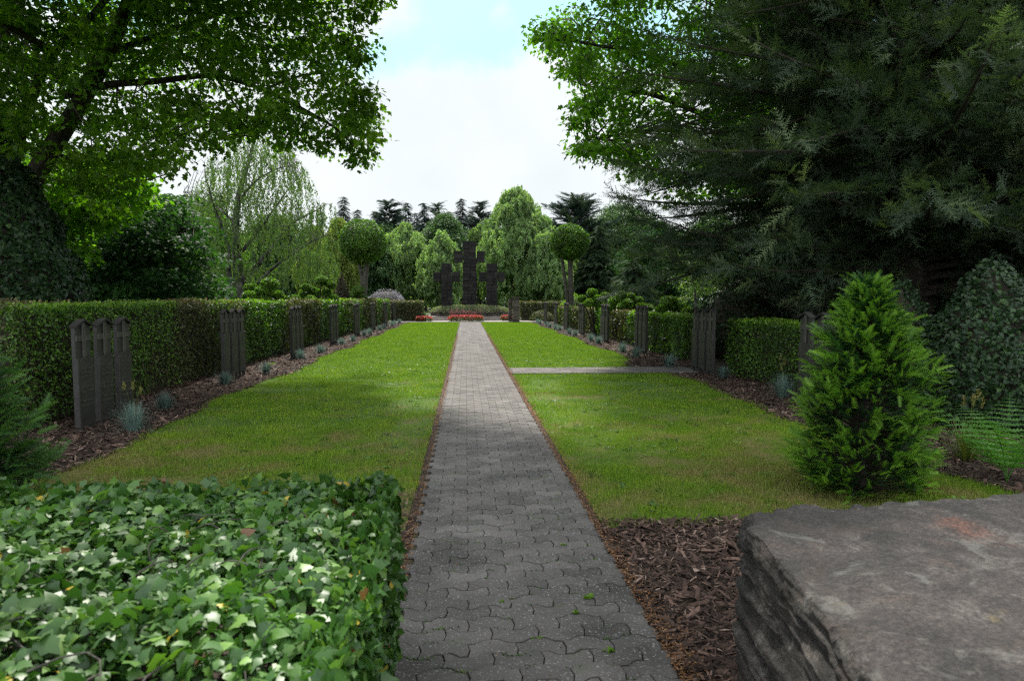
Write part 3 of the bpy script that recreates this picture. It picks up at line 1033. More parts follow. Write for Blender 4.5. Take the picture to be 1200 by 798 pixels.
# ------------------------------------------------------------------ grave markers
def marker_proto():
    t = thing('grave_marker', (0, 0, 0), 'x', 'grave marker')
    W, T, z0, z1 = .315, .066, .13, 1.24
    zb = .90                       # top of the thick lower part
    mb = MB()
    bev = .006

    def bbox(lo, hi, m=mb):
        lo, hi = np.array(lo), np.array(hi)
        x0, y0, a0 = lo
        x1, y1, a1 = hi
        # chamfered vertical edges
        o = [(x0 + bev, y0), (x1 - bev, y0), (x1, y0 + bev), (x1, y1 - bev), (x1 - bev, y1), (x0 + bev, y1), (x0, y1 - bev), (x0, y0 + bev)]
        v = [(x, y, a0) for x, y in o] + [(x, y, a1) for x, y in o]
        f = [[i, (i + 1) % 8, (i + 1) % 8 + 8, i + 8] for i in range(8)] + [list(range(8))[::-1], list(range(8, 16))]
        m.add(v, f)
    bbox((-T / 2, -W / 2, z0), (T / 2, W / 2, zb))
    bbox((-T / 2, -W / 2, zb + .0005), (T / 2 - .022, W / 2, z1))
    slab = mb.build('slab', M['bronze'], t)
    # raised cross
    mb = MB()
    fx0, fx1 = T / 2 - .0215, T / 2 - .004
    bbox((fx0, -.034, zb + .001), (fx1, .034, z1 + .05), mb)
    bbox((fx0, -W / 2 + .002, 1.085), (fx1 - .002, -.0345, 1.15), mb)
    bbox((fx0, .0345, 1.085), (fx1 - .002, W / 2 - .002, 1.15), mb)
    mb.build('cross_relief', M['relief'], t)
    # small pitched cap
    mb = MB()
    o = W / 2 + .010
    xo0, xo1 = -T / 2 - .008, T / 2 + .012
    pr = [(-o, z1 + .002), (0, z1 + .065), (o, z1 + .002), (o, z1 + .022), (0, z1 + .09), (-o, z1 + .022)]
    v = [(xo0, y, z) for y, z in pr] + [(xo1, y, z) for y, z in pr]
    f = [[i, i + 6, (i + 1) % 6 + 6, (i + 1) % 6] for i in range(6)] + [[0, 1, 4, 5], [1, 2, 3, 4], [11, 10, 7, 6], [10, 9, 8, 7]]
    mb.add(v, f)
    # gable infill
    g = [(-W / 2, z1), (W / 2, z1), (0, z1 + .062)]
    v = [(-T / 2, y, z + .001) for y, z in g] + [(T / 2 - .023, y, z + .001) for y, z in g]
    mb.add(v, [[0, 2, 1], [3, 4, 5]])
    mb.build('cap', M['cap'], t)
    # rows of worn raised lettering, too weathered to read
    lr = random.Random(3)
    for row in range(9):
        zc = .78 - row * .052
        if row in (3, 6):
            continue
        mb = MB()
        w = lr.uniform(.17, .26)
        y = -w / 2
        mb.box((T / 2 + .0003, y, zc - .010), (T / 2 + .0016, w / 2 + .01, zc + .010))
        while y < w / 2:
            l = lr.uniform(.010, .022)
            mb.box((T / 2 + .0017, y, zc - .011), (T / 2 + .006, y + l, zc + .011 * lr.uniform(.4, 1)))
            y += l + lr.choice([.006, .006, .006, .02])
        mb.build('inscription_line', M['relief'], slab)
    for s in (-1, 1):
        mb = MB()
        mb.box((-.025, s * .11 - .018, -.03), (.025, s * .11 + .018, z0 - .0005))
        mb.build('leg', M['steel'], t)
    return t


ordn = ['first', 'second', 'third', 'fourth', 'fifth', 'sixth', 'seventh', 'eighth']
proto = marker_proto()
first = True
LEFT_Y = [8.40, 12.95, 17.7, 22.6, 27.3, 32.0, 37.0, 41.4]
RIGHT_Y = [8.7, 13.25, 18.1, 22.95, 27.6, 31.9, 35.6, 40.2]
for sgn, X, YS, side in ((-1, -4.30, LEFT_Y, 'left'), (1, 4.70, RIGHT_Y, 'right')):
    for gi, Y in enumerate(YS):
        for k in range(3):
            o = proto if first else copy_tree(proto)
            first = False
            o.location = (X + rng.normal(0, .003), Y + (k - 1) * .435 + rng.normal(0, .004), rng.normal(-.012, .005) + (-.05 if (gi, side) == (0, 'left') else 0))
            o.rotation_euler = (rng.normal(0, .004), rng.normal(0, .005), (0 if sgn < 0 else PI) + rng.normal(0, .006))
            pos = ['front', 'middle', 'back'][k]
            o['label'] = f'{pos} dark slab of the {ordn[gi]} trio from the front, along the {side} hedge'
            o['group'] = 'dark grave markers standing in trios along the hedges'


# ------------------------------------------------------------------ small plants
def tuft(name, loc, n, ln, wid, mat, label, cat, group=None, spread=1.0, stems=0, low=.1):
    t = None
    mb = MB()
    az = rng.uniform(0, 2 * PI, n)
    tilt = np.clip(np.abs(rng.normal(0, .62 * spread, n)), low, 1.45)
    L = ln * rng.uniform(.65, 1.15, n)
    for seg in range(1):
        pass
    # each blade: three segments bending outwards
    base = np.stack([np.cos(az), np.sin(az), np.zeros(n)], -1) * (rng.uniform(0, .05, n) * ln / .25)[:, None]
    sidev = np.stack([-np.sin(az), np.cos(az), np.zeros(n)], -1)
    pts = []
    for u in (0, .4, .75, 1):
        th = tilt * (.55 + .75 * u)
        r = np.sin(th) * L * u
        z = np.cos(th) * L * u
        pts.append(base + np.stack([np.cos(az) * r, np.sin(az) * r, np.maximum(z, .005)], -1))
    ws = [wid, wid * .9, wid * .6, 0]
    v = np.stack([pts[0] - sidev * ws[0] / 2, pts[0] + sidev * ws[0] / 2, pts[1] - sidev * ws[1] / 2, pts[1] + sidev * ws[1] / 2, pts[2] - sidev * ws[2] / 2, pts[2] + sidev * ws[2] / 2, pts[3]], 1)
    i = (np.arange(n) * 7)[:, None]
    mb.add(v.reshape(-1, 3), np.concatenate([i + [0, 1, 3, 2], i + [2, 3, 5, 4]]), np.repeat(rng.beta(2, 2, n), 7))
    mb.loops.append((i + [4, 5, 6]).ravel())
    mb.sizes.append(np.full(n, 3, np.int32))
    mb.mi.append(np.zeros(n, np.int32))
    if stems == 0:
        o = mb.build(name, mat)
        o.location = tuple(loc)
        return tag(o, label, cat, group)
    t = thing(name, loc, label, cat, group)
    mb.build('blades', mat, t)
    for s in range(stems):
        sb = MB()
        a = rng.uniform(0, 2 * PI)
        lean = rng.uniform(.05, .25)
        h = ln * rng.uniform(1.3, 1.7)
        pp = [np.array([math.cos(a) * lean * h * u * u, math.sin(a) * lean * h * u * u, h * u]) for u in np.linspace(0, 1, 5)]
        sb.tube(pp, .0015, 4)
        k = 40
        q = pp[-1] - np.array([0, 0, 1]) * rng.uniform(0, .09, k)[:, None] + rng.normal(0, .006, (k, 3))
        sb.scatter(LEAF, q, frames(rdir(k) + [0, 0, .8], rdir(k)), .022, rng.uniform(.7, 1, k))
        sb.build('flower_stem', M['sedge'], t)
    return t


fes = [(-1, -3.72, 7.85, .27, 3), (-1, -4.02, 9.35, .20, 0), (-1, -4.15, 12.0, .2, 0), (-1, -3.95, 13.75, .2, 0), (-1, -4.05, 17.0, .22, 0), (-1, -3.95, 18.8, .22, 0), (-1, -4.0, 22.2, .2, 0), (-1, -3.92, 24.0, .2, 0),
       (1, 4.75, 9.9, .30, 3), (1, 4.42, 14.55, .24, 0), (1, 4.75, 12.3, .2, 0), (1, 4.32, 18.6, .24, 0), (1, 4.3, 17.0, .24, 0), (1, 4.35, 23.6, .24, 0), (1, 4.35, 22.2, .24, 0), (1, 4.3, 28.2, .24, 0), (1, 4.3, 26.7, .24, 0)]
for Y in (27.2, 28.6, 32.0, 33.5, 37.2, 38.6, 41.4):
    fes.append((-1, -4.0, Y, .24, 0))
for Y in (31.2, 32.7, 34.9, 36.3, 39.4, 40.9):
    fes.append((1, 4.3, Y, .24, 0))
cnt = {-1: 0, 1: 0}
for s, x, y, L, st in sorted(fes, key=lambda q: q[2]):
    ys_ = LEFT_Y if s < 0 else RIGHT_Y
    gi = int(np.argmin([abs(y - v) for v in ys_]))
    rel = 'before' if y < ys_[gi] else 'beyond'
    tuft('blue_fescue', (x, y, .01), 560 if y < 12 else 340, L * 1.3, .003 if y < 12 else .006, M['fescue'],
         f'blue grey grass tuft just {rel} the {ordn[gi]} trio of slabs, {"left" if s < 0 else "right"} bed' + (' with flower stalks' if st else ''),
         'grass tuft', 'blue fescue tufts in the beds', stems=st)

tuft('sedge_clump', (4.62, 5.95, 0), 160, .42, .008, M['sedge'], 'loose yellowish sedge clump beside the fern', 'plant', stems=5)


def small_weed(loc, n, s, label):
    mb = MB()
    az = rng.uniform(0, 2 * PI, n)
    d = np.stack([np.cos(az), np.sin(az), rng.uniform(.1, .9, n)], -1)
    mb.scatter(LEAF_ROUND, np.zeros((n, 3)) + rng.normal(0, s * .35, (n, 3)) * [1, 1, .15] + [0, 0, .008], frames(d, np.tile([0, 0, 1.0], (n, 1)) + rng.normal(0, .3, (n, 3))), s * rng.uniform(.6, 1.2, n), rng.uniform(0, .8, n))
    o = mb.build('small_weed', M['lime'])
    o.location = loc
    tag(o, label, 'weed', 'weeds in the path joints and beds')


for (px, py), s, n, lb in [((690, 700), .028, 26, 'largest small green weed in the path joints near the bark mulch'),
                           ((675, 717), .020, 16, 'weed seedling growing just in front of the largest path weed'),
                           ((660, 638), .018, 14, 'weed seedling in a joint right of the path centre'),
                           ((715, 762), .020, 16, 'weed seedling in the path joints nearest the stone wall'),
                           ((588, 705), .016, 12, 'weed seedling in a joint at the middle of the path'),
                           ((267, 444), .085, 22, 'lime green weed at the foot of the second left trio'),
                           ((318, 427), .08, 18, 'low green weed between the second and third left trios')]:
    r = ray(px, py)
    tt = (H_CAM - .03) / -r[2]
    small_weed((r[0] * tt, r[1] * tt, .02), n, s, lb)


def fern(loc, nf, L, label):
    t = thing('fern', loc, label, 'fern')
    # pinna template: tapering feather of leaflets
    pin = spray(9, nl=.13, ang=70, w=.15, droop=.10, taper=.85)
    for k in range(nf):
        mb = MB()
        a = 2 * PI * k / nf + rng.normal(0, .25)
        l = L * rng.uniform(.8, 1.1)
        arch = rng.uniform(.6, .95)
        u = np.linspace(0, 1, 24)
        r = l * (.15 * u + .72 * u ** 1.6)
        z = l * (1.02 * u - .50 * u ** 2.4 * arch)
        pts = np.stack([np.cos(a) * r, np.sin(a) * r, z], -1)
        mb.tube(pts, np.linspace(.004, .001, 24), 4)
        dr = nrm(np.gradient(pts, axis=0))
        side = nrm(np.cross(dr, [0, 0, 1.0]))
        upv = np.cross(side, dr)
        for s in (-1, 1):
            uu = np.linspace(.16, .985, 15)
            ps = np.stack([np.interp(uu, u, pts[:, i]) for i in range(3)], -1)
            d3 = np.stack([np.interp(uu, u, dr[:, i]) for i in range(3)], -1)
            s3 = np.stack([np.interp(uu, u, side[:, i]) for i in range(3)], -1)
            n3 = np.stack([np.interp(uu, u, upv[:, i]) for i in range(3)], -1)
            ln = l * .27 * np.sin(PI * np.clip(uu * .92 + .1, 0, 1)) ** .8 * (1.15 - uu * .55)
            mb.scatter(pin, ps, frames(s3 * s + d3 * .35 - n3 * .12, n3), ln, rng.uniform(.2, .9, 15))
        mb.build('frond', M['fern'], t, smooth=False)
    return t


fern((4.35, 5.15, .02), 8, .88, 'bright green fern behind the stone wall at the right edge')


# ------------------------------------------------------------------ conifers close by
def yew_bush(name, base, prof, h, n_br, shoot, label, mat=None, lean=.25):
    t = thing(name, base, label, 'conifer')
    tr = MB()
    tr.tube([(0, 0, 0), (.01, 0, h * .5), (0, .01, h * .93)], [.03, .02, .006], 7)
    tr.build('trunk', M['bark'], t)
    mb = MB()
    tw = MB()
    pos, dirs, ups, sz, rv = [], [], [], [], []
    for i in range(n_br):
        z = h * (1 - (1 - rng.uniform(0, 1) ** .9) ** 1.0) * .985 + .02
        a = rng.uniform(0, 2 * PI)
        r = prof(z / h) * rng.uniform(.70, 1.05) * (.80 + .42 * float(vnoise(np.array([[a * 1.6, z * 4.5, base[0]]]), 3)[0]))
        rise = rng.uniform(-.05, .28) * r
        tip = np.array([math.cos(a) * r, math.sin(a) * r, z + rise])
        st = np.array([0, 0, max(.02, z - .12 * h * r)])
        tw.tube([st, st * .5 + tip * .5 + [0, 0, .02], tip], [.006, .004, .0015], 4, cap=False)
        out = nrm(tip - st + [0, 0, .05])
        side = nrm(np.cross(out, [0, 0, 1.0]))
        m = int(6 + r * 17)
        for k in range(m):
            u = rng.uniform(.45, 1.0)
            sgn = rng.choice([-1, 1])
            an = (1 - u) * 1.2 + .15
            d = out * math.cos(an) + side * sgn * math.sin(an) + np.array([0, 0, rng.normal(lean, .3)]) + rng.normal(0, .22, 3)
            p = st * (1 - u) + tip * u + rng.normal(0, .015, 3)
            pos.append(p)
            dirs.append(d)
            ups.append(np.array([0, 0, 1.0]) + rng.normal(0, .35, 3))
            sz.append(shoot * rng.uniform(.65, 1.25) * (1 if u > .6 else .85))
            rv.append(np.clip((.78 if u > .80 else .26) + rng.normal(0, .15), 0, 1))
    # leading shoots
    for k in range(9):
        pos.append(np.array([0, 0, h * rng.uniform(.86, .96)]))
        d = rng.normal(0, .5, 3)
        d[2] = 1
        dirs.append(d)
        ups.append(rdir(1)[0])
        sz.append(shoot * 1.3)
        rv.append(rng.uniform(.5, .9))
    pos, dirs, ups = np.array(pos), np.array(dirs), np.array(ups)
    mb.scatter(SHOOT, pos, frames(dirs, ups), np.array(sz), np.array(rv))
    mb.build('foliage', mat or M['young'], t)
    tw.build('twig', M['twig'], t)
    return t


def prof_young(u):
    return float(np.interp(u, [0, .10, .35, .6, .73, .85, .93, 1.0], [.50, .53, .50, .41, .34, .17, .11, .07]))


yew_bush('young_yew', (3.05, 5.0, 0), prof_young, 1.62, 900, .095, 'bushy bright green young yew behind the stone wall')
yew_bush('young_yew', (-3.75, 4.75, 0), lambda u: float(np.interp(u, [0, .3, .8, 1], [.72, .78, .5, .12])), 1.28, 560, .13, 'spreading young yew at the left edge behind the ivy', mat=M['young_dark'])


# trimmed solids: cones, balls
def rev_surface(n, h, prof):
    """random points on a surface of revolution (local)"""
    u = rng.uniform(0, 1, n * 3)
    r = np.array([prof(x) for x in u])
    keep = rng.uniform(0, 1, n * 3) < r / r.max()
    u, r = u[keep][:n], r[keep][:n]
    a = rng.uniform(0, 2 * PI, len(u))
    p = np.stack([np.cos(a) * r, np.sin(a) * r, u * h], -1)
    e = 1e-3
    dr = np.array([(prof(min(1, x + e)) - prof(max(0, x - e))) / (2 * e * h) for x in u])
    nv = nrm(np.stack([np.cos(a), np.sin(a), -dr], -1))
    return p, nv


def lathe_core(mb, h, prof, shrink, mat=1, sides=20, rings=14):
    us = np.linspace(0, 1, rings)
    v = []
    for u in us:
        r = max(.01, prof(u) - shrink)
        for k in range(sides):
            a = 2 * PI * k / sides
            v.append((math.cos(a) * r, math.sin(a) * r, u * (h - shrink)))
    i = np.arange(rings - 1)[:, None] * sides
    j = np.arange(sides)[None]
    j2 = (j + 1) % sides
    mb.add(v, np.stack([i + j, i + j2, i + sides + j2, i + sides + j], -1).reshape(-1, 4), .3, mat)


def clipped_cone(name, base, h, prof, n, size, mats, tmpl, label, cat='shrub', bumpy=.15, shrink=.10, spread=1.0, topshift=0.0, group=None):
    mb = MB()
    lathe_core(mb, h, prof, shrink)
    p, nv = rev_surface(n, h, prof)
    off = (fbm(p * 2.6 + base[0], 3, 5) - .5) * bumpy * 2 - np.abs(rng.normal(0, .03, len(p)))
    p = p + nv * off[:, None]
    p[:, 2] = np.maximum(p[:, 2], .01)
    rv = rng.beta(2, 2.4, len(p))
    surf_leaves(mb, p, nv, size * rng.uniform(.7, 1.3, len(p)), rv, tmpl, spread)
    o = mb.build(name, mats)
    o.location = tuple(base)
    return tag(o, label, cat, group)


egg = lambda R, top=.05: (lambda u: float(R * np.interp(u, [0, .06, .3, .55, .78, .92, 1], [.86, .95, 1.0, .86, .56, .28, top])))
cone = lambda R: (lambda u: float(R * (1 - u ** 1.15) * (1 - .25 * max(0, .08 - u) / .08) + .02))
clipped_cone('ivy_cone', (6.12, 7.6, 0), 1.95, egg(.74), 9000, .052, [M['dark_ivy'], M['twig']], IVY, 'dark glossy cone shaped shrub at the right edge', bumpy=.10)
clipped_cone('ivy_cone', (-8.35, 12.0, 0), 5.7, cone(2.35), 36000, .075, [M['dark_ivy'], M['twig']], IVY, 'tall dark ivy cone rising behind the left hedge', bumpy=.22)
clipped_cone('dark_shrub', (6.35, 9.6, 0), 1.75, egg(.55), 5000, .05, [M['dark_ivy'], M['twig']], LEAF_ROUND, 'loose dark shrub between the young yew and the glossy cone', bumpy=.25, spread=1.6)
clipped_cone('brown_cone', (-6.05, 34.0, 0), 2.75, cone(.72), 5000, .085, [M['copper'], M['twig']], LEAF_ROUND, 'brown clipped cone behind the left hedge', bumpy=.05)


def lollipop(base, zc, R, stems, label):
    t = thing('round_topiary_tree', base, label, 'tree', 'ball headed topiary trees either side of the crosses')
    tr = MB()
    for pts, r in stems:
        tr.tube([np.array(p) for p in pts], r, 8)
    tr.build('trunk', M['bark_grey'], t)
    mb = MB()
    prof = lambda u: float(R * math.sqrt(max(0, 1 - (2 * u - 1) ** 2)) + .001)
    n = 11000
    d = rdir(n)
    p = d * R * [1, 1, .93]
    rr_ = 1 + (fbm(d * 2.4, 3, int(base[1])) - .5) * .24 - np.abs(rng.normal(0, .025, n))
    p = p * rr_[:, None] + [0, 0, zc]
    k = 24
    v, f = [], []
    for i in range(13):
        th = PI * i / 12
        for j in range(k):
            a = 2 * PI * j / k
            v.append((math.sin(th) * math.cos(a) * R * .86, math.sin(th) * math.sin(a) * R * .86, zc + math.cos(th) * R * .8))
    f = np.array([(i * k + j, (i + 1) * k + j, (i + 1) * k + (j + 1) % k, i * k + (j + 1) % k) for i in range(12) for j in range(k)])
    mb.add(v, f, .3, 1)
    surf_leaves(mb, p, d, .085 * rng.uniform(.7, 1.3, n), np.clip(rng.beta(2, 2.2, n), 0, 1), LEAF_ROUND, 1.0)
    mb.build('crown', [M['box'], M['twig']], t)


x_l = P(426, 350, 37)[0]
lollipop((x_l, 37, 0), 4.52, 1.22, [([(0, 0, 0), (.02, 0, 1.6), (.1, 0, 2.6), (.25, 0, 3.8)], [.19, .17, .16, .12]), ([(.05, .05, 0), (.0, 0, 2.0), (-.10, 0, 2.9), (-.35, .1, 3.9)], [.12, .12, .11, .08])], 'larger ball headed topiary tree behind the left hedge')
x_r = P(667, 350, 36)[0]
lollipop((x_r, 36, 0), 4.48, 1.0, [([(.12, 0, 0), (.10, 0, 1.5), (.06, 0, 2.8), (.0, 0, 4)], [.17, .15, .14, .10]), ([(-.05, .1, 0), (-.10, 0, 1.5), (-.27, 0, 2.8), (-.4, 0, 3.7)], [.11, .10, .09, .07]), ([(.15, .1, 0), (.02, 0, 1.0), (-.02, 0, 2.4), (.2, .1, 3.6)], [.07, .06, .05, .04])], 'smaller ball headed topiary tree with three stems, right side')


def cloud_shrub(base, balls, label):
    t = thing('cloud_pruned_shrub', base, label, 'shrub', 'cloud pruned shrubs behind the hedges')
    tr = MB()
    for (x, y, z, r) in balls:
        tr.tube([(x * .1, y * .1, 0), (x * .35, y * .4, z * .5), (x, y, z)], [.05, .035, .02], 5)
    tr.build('trunk', M['bark'], t)
    for (x, y, z, r) in balls:
        mb = MB()
        n = 900
        d = rdir(n)
        p = d * r * [1, 1, .72] * (1 - np.abs(rng.normal(0, .05, n)))[:, None] + [x, y, z]
        k = 12
        v = [(x + math.sin(PI * i / 6) * math.cos(2 * PI * j / k) * r * .82, y + math.sin(PI * i / 6) * math.sin(2 * PI * j / k) * r * .82, z + math.cos(PI * i / 6) * r * .58) for i in range(7) for j in range(k)]
        f = np.array([(i * k + j, (i + 1) * k + j, (i + 1) * k + (j + 1) % k, i * k + (j + 1) % k) for i in range(6) for j in range(k)])
        mb.add(v, f, .3, 1)
        surf_leaves(mb, p, d, .06 * rng.uniform(.7, 1.3, n), np.clip(rng.beta(2, 2, n) + .1, 0, 1), LEAF_ROUND, .9)
        mb.build('leaf_ball', [M['box'], M['twig']], t)


def cloud(pxs, Y, label):
    """pxs: (px, py, r_px) of each clipped ball"""
    c = np.mean([P(a, b, Y) for a, b, _ in pxs], axis=0)
    base = (c[0], Y, 0)
    balls = []
    for a, b, r in pxs:
        yy_ = Y + rng.uniform(-.5, .6)
        q = P(a, b, yy_)
        balls.append((q[0] - c[0], yy_ - Y, q[2], r * Y / F))
    cloud_shrub(base, balls, label)


cloud([(294, 338, 7), (316, 333, 9), (307, 342, 7), (293, 347, 7), (316, 344, 6), (326, 346, 6), (308, 352, 7), (334, 352, 6)], 19.5, 'cloud pruned shrub nearest, behind the left hedge')
cloud([(377, 329, 7), (359, 337, 5), (388, 334, 5), (366, 340, 5), (357, 344, 6), (373, 343, 5), (383, 342, 5), (346, 350, 5), (364, 351, 6), (390, 350, 6)], 27, 'cloud pruned shrub beside the brown cone on the left')
cloud([(420, 340, 7), (413, 346, 5), (424, 350, 6)], 35.5, 'small clipped shrub under the left ball topiary')
cloud([(694, 343, 6), (700, 350, 5), (709, 347, 6), (691, 355, 6), (703, 358, 6), (682, 350, 5)], 27, 'cloud pruned shrub just right of the right ball topiary')
cloud([(728, 346, 6), (738, 348, 6), (720, 353, 7), (747, 353, 7), (735, 355, 6), (729, 360, 6), (751, 360, 6), (742, 361, 5), (716, 361, 5), (760, 361, 5)], 24, 'widest cloud pruned shrub, behind the right hedge')
cloud([(784, 354, 10), (790, 360, 6), (799, 361, 8), (805, 366, 7), (776, 362, 6)], 19.5, 'cloud pruned shrub with one big ball, nearest on the right')


# ------------------------------------------------------------------ the memorial
D0 = 48.0
cx = P(551, 350, D0)[0]


def masonry(mb, lo, hi, course=.26, blen=.55, jit=.03, seed=1):
    """wall block built of rough courses, one irregular stone each"""
    r = random.Random(seed)
    z = lo[2]
    while z < hi[2] - .02:
        h = min(course * r.uniform(.8, 1.2), hi[2] - z)
        if hi[2] - z - h < .08:
            h = hi[2] - z
        x = lo[0]
        while x < hi[0] - .02:
            l = min(blen * r.uniform(.7, 1.3), hi[0] - x)
            if hi[0] - x - l < .15:
                l = hi[0] - x
            g = .008
            j = [r.uniform(-jit, jit) for _ in range(4)]
            jx0 = r.uniform(-jit, jit) if x <= lo[0] + 1e-6 else 0
            jx1 = r.uniform(-jit, jit) if x + l >= hi[0] - 1e-6 else 0
            a, b = x + g + jx0, x + l - g + jx1
            y0, y1 = lo[1] + j[0], hi[1] + j[1]
            bv = .025
            m_ = [(a + bv, y0), (b - bv, y0), (b, y0 + bv), (b, y1 - bv), (b - bv, y1), (a + bv, y1), (a, y1 - bv), (a, y0 + bv)]
            v = [(p[0], p[1], z + g) for p in m_] + [(p[0], p[1], z + h - g) for p in m_]
            mb.add(v, [[i, (i + 1) % 8, (i + 1) % 8 + 8, i + 8] for i in range(8)] + [list(range(8))[::-1], list(range(8, 16))], r.random())
            x += l
        z += h
    c = .04
    mb.box((lo[0] + c, lo[1] + c, lo[2]), (hi[0] - c, hi[1] - c, hi[2] - c), .0)


def cross(px, half_arm, half_stem, zb, z_arm0, z_arm1, ztop, Y, depth, label, seed):
    x = P(px, 350, Y)[0]
    t = thing('stone_cross', (x, Y, zb), label, 'cross', 'rough dark stone crosses on the mound')
    mb = MB()
    masonry(mb, (-half_stem * 1.06, -depth / 2, 0), (half_stem * 1.06, depth / 2, z_arm0 - zb), .24, .5, .03, seed)
    masonry(mb, (-half_stem, -depth / 2, z_arm0 - zb), (half_stem, depth / 2, ztop - zb), .24, .5, .03, seed + 3)
    mb.build('shaft', M['basalt'], t)
    for s in (-1, 1):
        mb = MB()
        lo, hi = sorted([s * (half_stem + .01), s * half_arm])
        masonry(mb, (lo, -depth / 2 + .04, z_arm0 - zb), (hi, depth / 2 - .04, z_arm1 - zb), .30, .6, .025, seed + 7 + s)
        mb.build('cross_arm', M['basalt'], t)


def zat(py, Y):
    return P(551, py, Y)[2]


cross(550.5, 1.07, .47, .9, zat(308, 48.6), zat(294.5, 48.6), zat(283, 48.6), 48.6, .75, 'tall dark rough stone cross in the centre of the mound', 5)
cross(523.5, .93, .37, .85, zat(330, 48.2), zat(319, 48.2), zat(309, 48.2), 48.2, .6, 'shorter dark stone cross on the left of the tall one', 15)
cross(576.5, .91, .37, .85, zat(330, 48.2), zat(319, 48.2), zat(309, 48.2), 48.2, .6, 'shorter dark stone cross on the right of the tall one', 25)

# mound: low curved stone kerb and cushion of ground cover
t = thing('memorial_mound', (cx, 48.3, 0), 'low round stone edged mound under the three crosses', 'mound')
mb = MB()
RX, RY = 2.78, 2.1
nb = 44
for k in range(nb):
    for c_ in range(2):
        a0 = 2 * PI * (k + .5 * c_) / nb + .008
        a1 = 2 * PI * (k + 1 + .5 * c_) / nb - .008
        z0_, z1_ = .30 + c_ * .17 + .006, .30 + c_ * .17 + .165
        j = rng.uniform(-.02, .02)
        pts = []
        for rr__ in (1.0 + j / 3, .85):
            for a in (a0, a1):
                pts.append((math.cos(a) * RX * rr__, math.sin(a) * RY * rr__))
        v = [(p[0], p[1], z0_) for p in pts] + [(p[0], p[1], z1_) for p in pts]
        mb.add(v, [[0, 1, 5, 4], [1, 3, 7, 5], [3, 2, 6, 7], [2, 0, 4, 6], [4, 5, 7, 6]], rng.random())
mb.build('stone_kerb', M['sandstone'], t)
mb = MB()
k, rings = 40, 9
v = []
for i in range(rings):
    q = i / (rings - 1)
    r_ = 1.0 - q
    for j in range(k):
        a = 2 * PI * j / k
        v.append((math.cos(a) * RX * .98 * r_, math.sin(a) * RY * .98 * r_, .60 + .36 * math.sqrt(1 - r_ ** 3) if r_ < 1 else .58))
mb.add(v, np.array([(i * k + j, i * k + (j + 1) % k, (i + 1) * k + (j + 1) % k, (i + 1) * k + j) for i in range(rings - 1) for j in range(k)]), .3, 1)
n = 9000
a = rng.uniform(0, 2 * PI, n)
r_ = np.sqrt(rng.uniform(0, 1, n)) * 1.03
p = np.stack([np.cos(a) * RX * r_, np.sin(a) * RY * r_, .60 + .38 * np.sqrt(np.clip(1 - r_ ** 3, 0, 1)) + rng.normal(0, .03, n)], -1)
nv = nrm(np.stack([np.cos(a) * r_ ** 3, np.sin(a) * r_ ** 3, np.full(n, .8)], -1))
surf_leaves(mb, p, nv, .10 * rng.uniform(.7, 1.3, n), rng.beta(2, 2, n), LEAF, 1.0, .8)
mb.build('ground_cover', [M['cover'], M['soil']], t)

mb = MB()
mb.box((-4.8 + cx, Y_END + .02, -.05), (4.6 + cx, 52, .05))
tag(mb.build('plaza', M['plaza']), kind='structure')
mb = MB()
mb.box((-3.2 + cx, 45.4, .054), (3.2 + cx, 51.4, .17))
mb.box((-2.95 + cx, 45.9, .174), (2.95 + cx, 51.0, .298))
o = mb.build('stone_steps', M['plaza'])
tag(o, kind='structure')


def flower_bed(px0, px1, Y, h, n, label, tall=False):
    x0, x1 = P(px0, 350, Y)[0], P(px1, 350, Y)[0]
    c = (x0 + x1) / 2
    t = thing('flower_planting', (c, Y, .05), label, 'flowers', 'red begonia beds before the crosses')
    w = (x1 - x0) / 2
    mb = MB()
    m = n * 2
    p = np.stack([rng.uniform(-w, w, m), rng.uniform(-.5, .5, m), rng.uniform(.02, h * .9, m)], -1)
    mb.scatter(LEAF_ROUND, p, frames(rdir(m), rdir(m) + [0, 0, .8]), .09, rng.uniform(.1, .6, m))
    mb.build('leaves', M['box'], t)
    mb = MB()
    for k in range(n):
        q = np.array([rng.uniform(-w, w), rng.uniform(-.52, .5), 0])
        q[2] = h * (.55 + .45 * rng.uniform(0, 1)) * (1 - .35 * (q[0] / w) ** 4) if q[1] > -.4 else rng.uniform(.1, h)
        m = 5
        az = 2 * PI * np.arange(m) / m + rng.uniform(0, 6)
        d = np.stack([np.cos(az), np.sin(az), np.full(m, .35)], -1)
        mb.scatter(LEAF_ROUND, np.tile(q, (m, 1)), frames(d, np.tile([0, -.5, 1.0], (m, 1))), .075, rng.uniform(0, 1, m))
    mb.build('blossoms', M['red'], t)
    if tall:
        mb = MB()
        for k in range(34):
            q = np.array([rng.uniform(-w, w), .62 + rng.uniform(-.1, .1), 0])
            hh = h * rng.uniform(1.35, 2.0)
            mb.tube([q, q + [rng.normal(0, .04), 0, hh]], .006, 4)
            m = 14
            pp = q + np.stack([rng.normal(0, .03, m), rng.normal(0, .03, m), hh * rng.uniform(.75, 1.05, m)], -1)
            mb.scatter(LEAF, pp, frames(rdir(m), rdir(m)), .06, rng.uniform(0, 1, m))
        mb.build('tall_flower_stems', M['pink'], t)


flower_bed(525, 566, 43.9, .40, 420, 'central bed of red flowers at the head of the path', True)
flower_bed(487, 506, 44.0, .34, 190, 'left bed of red flowers beside the brownish cross hedge')
flower_bed(587, 600, 45.2, .36, 150, 'small red flower bed half hidden by the stone pillar')

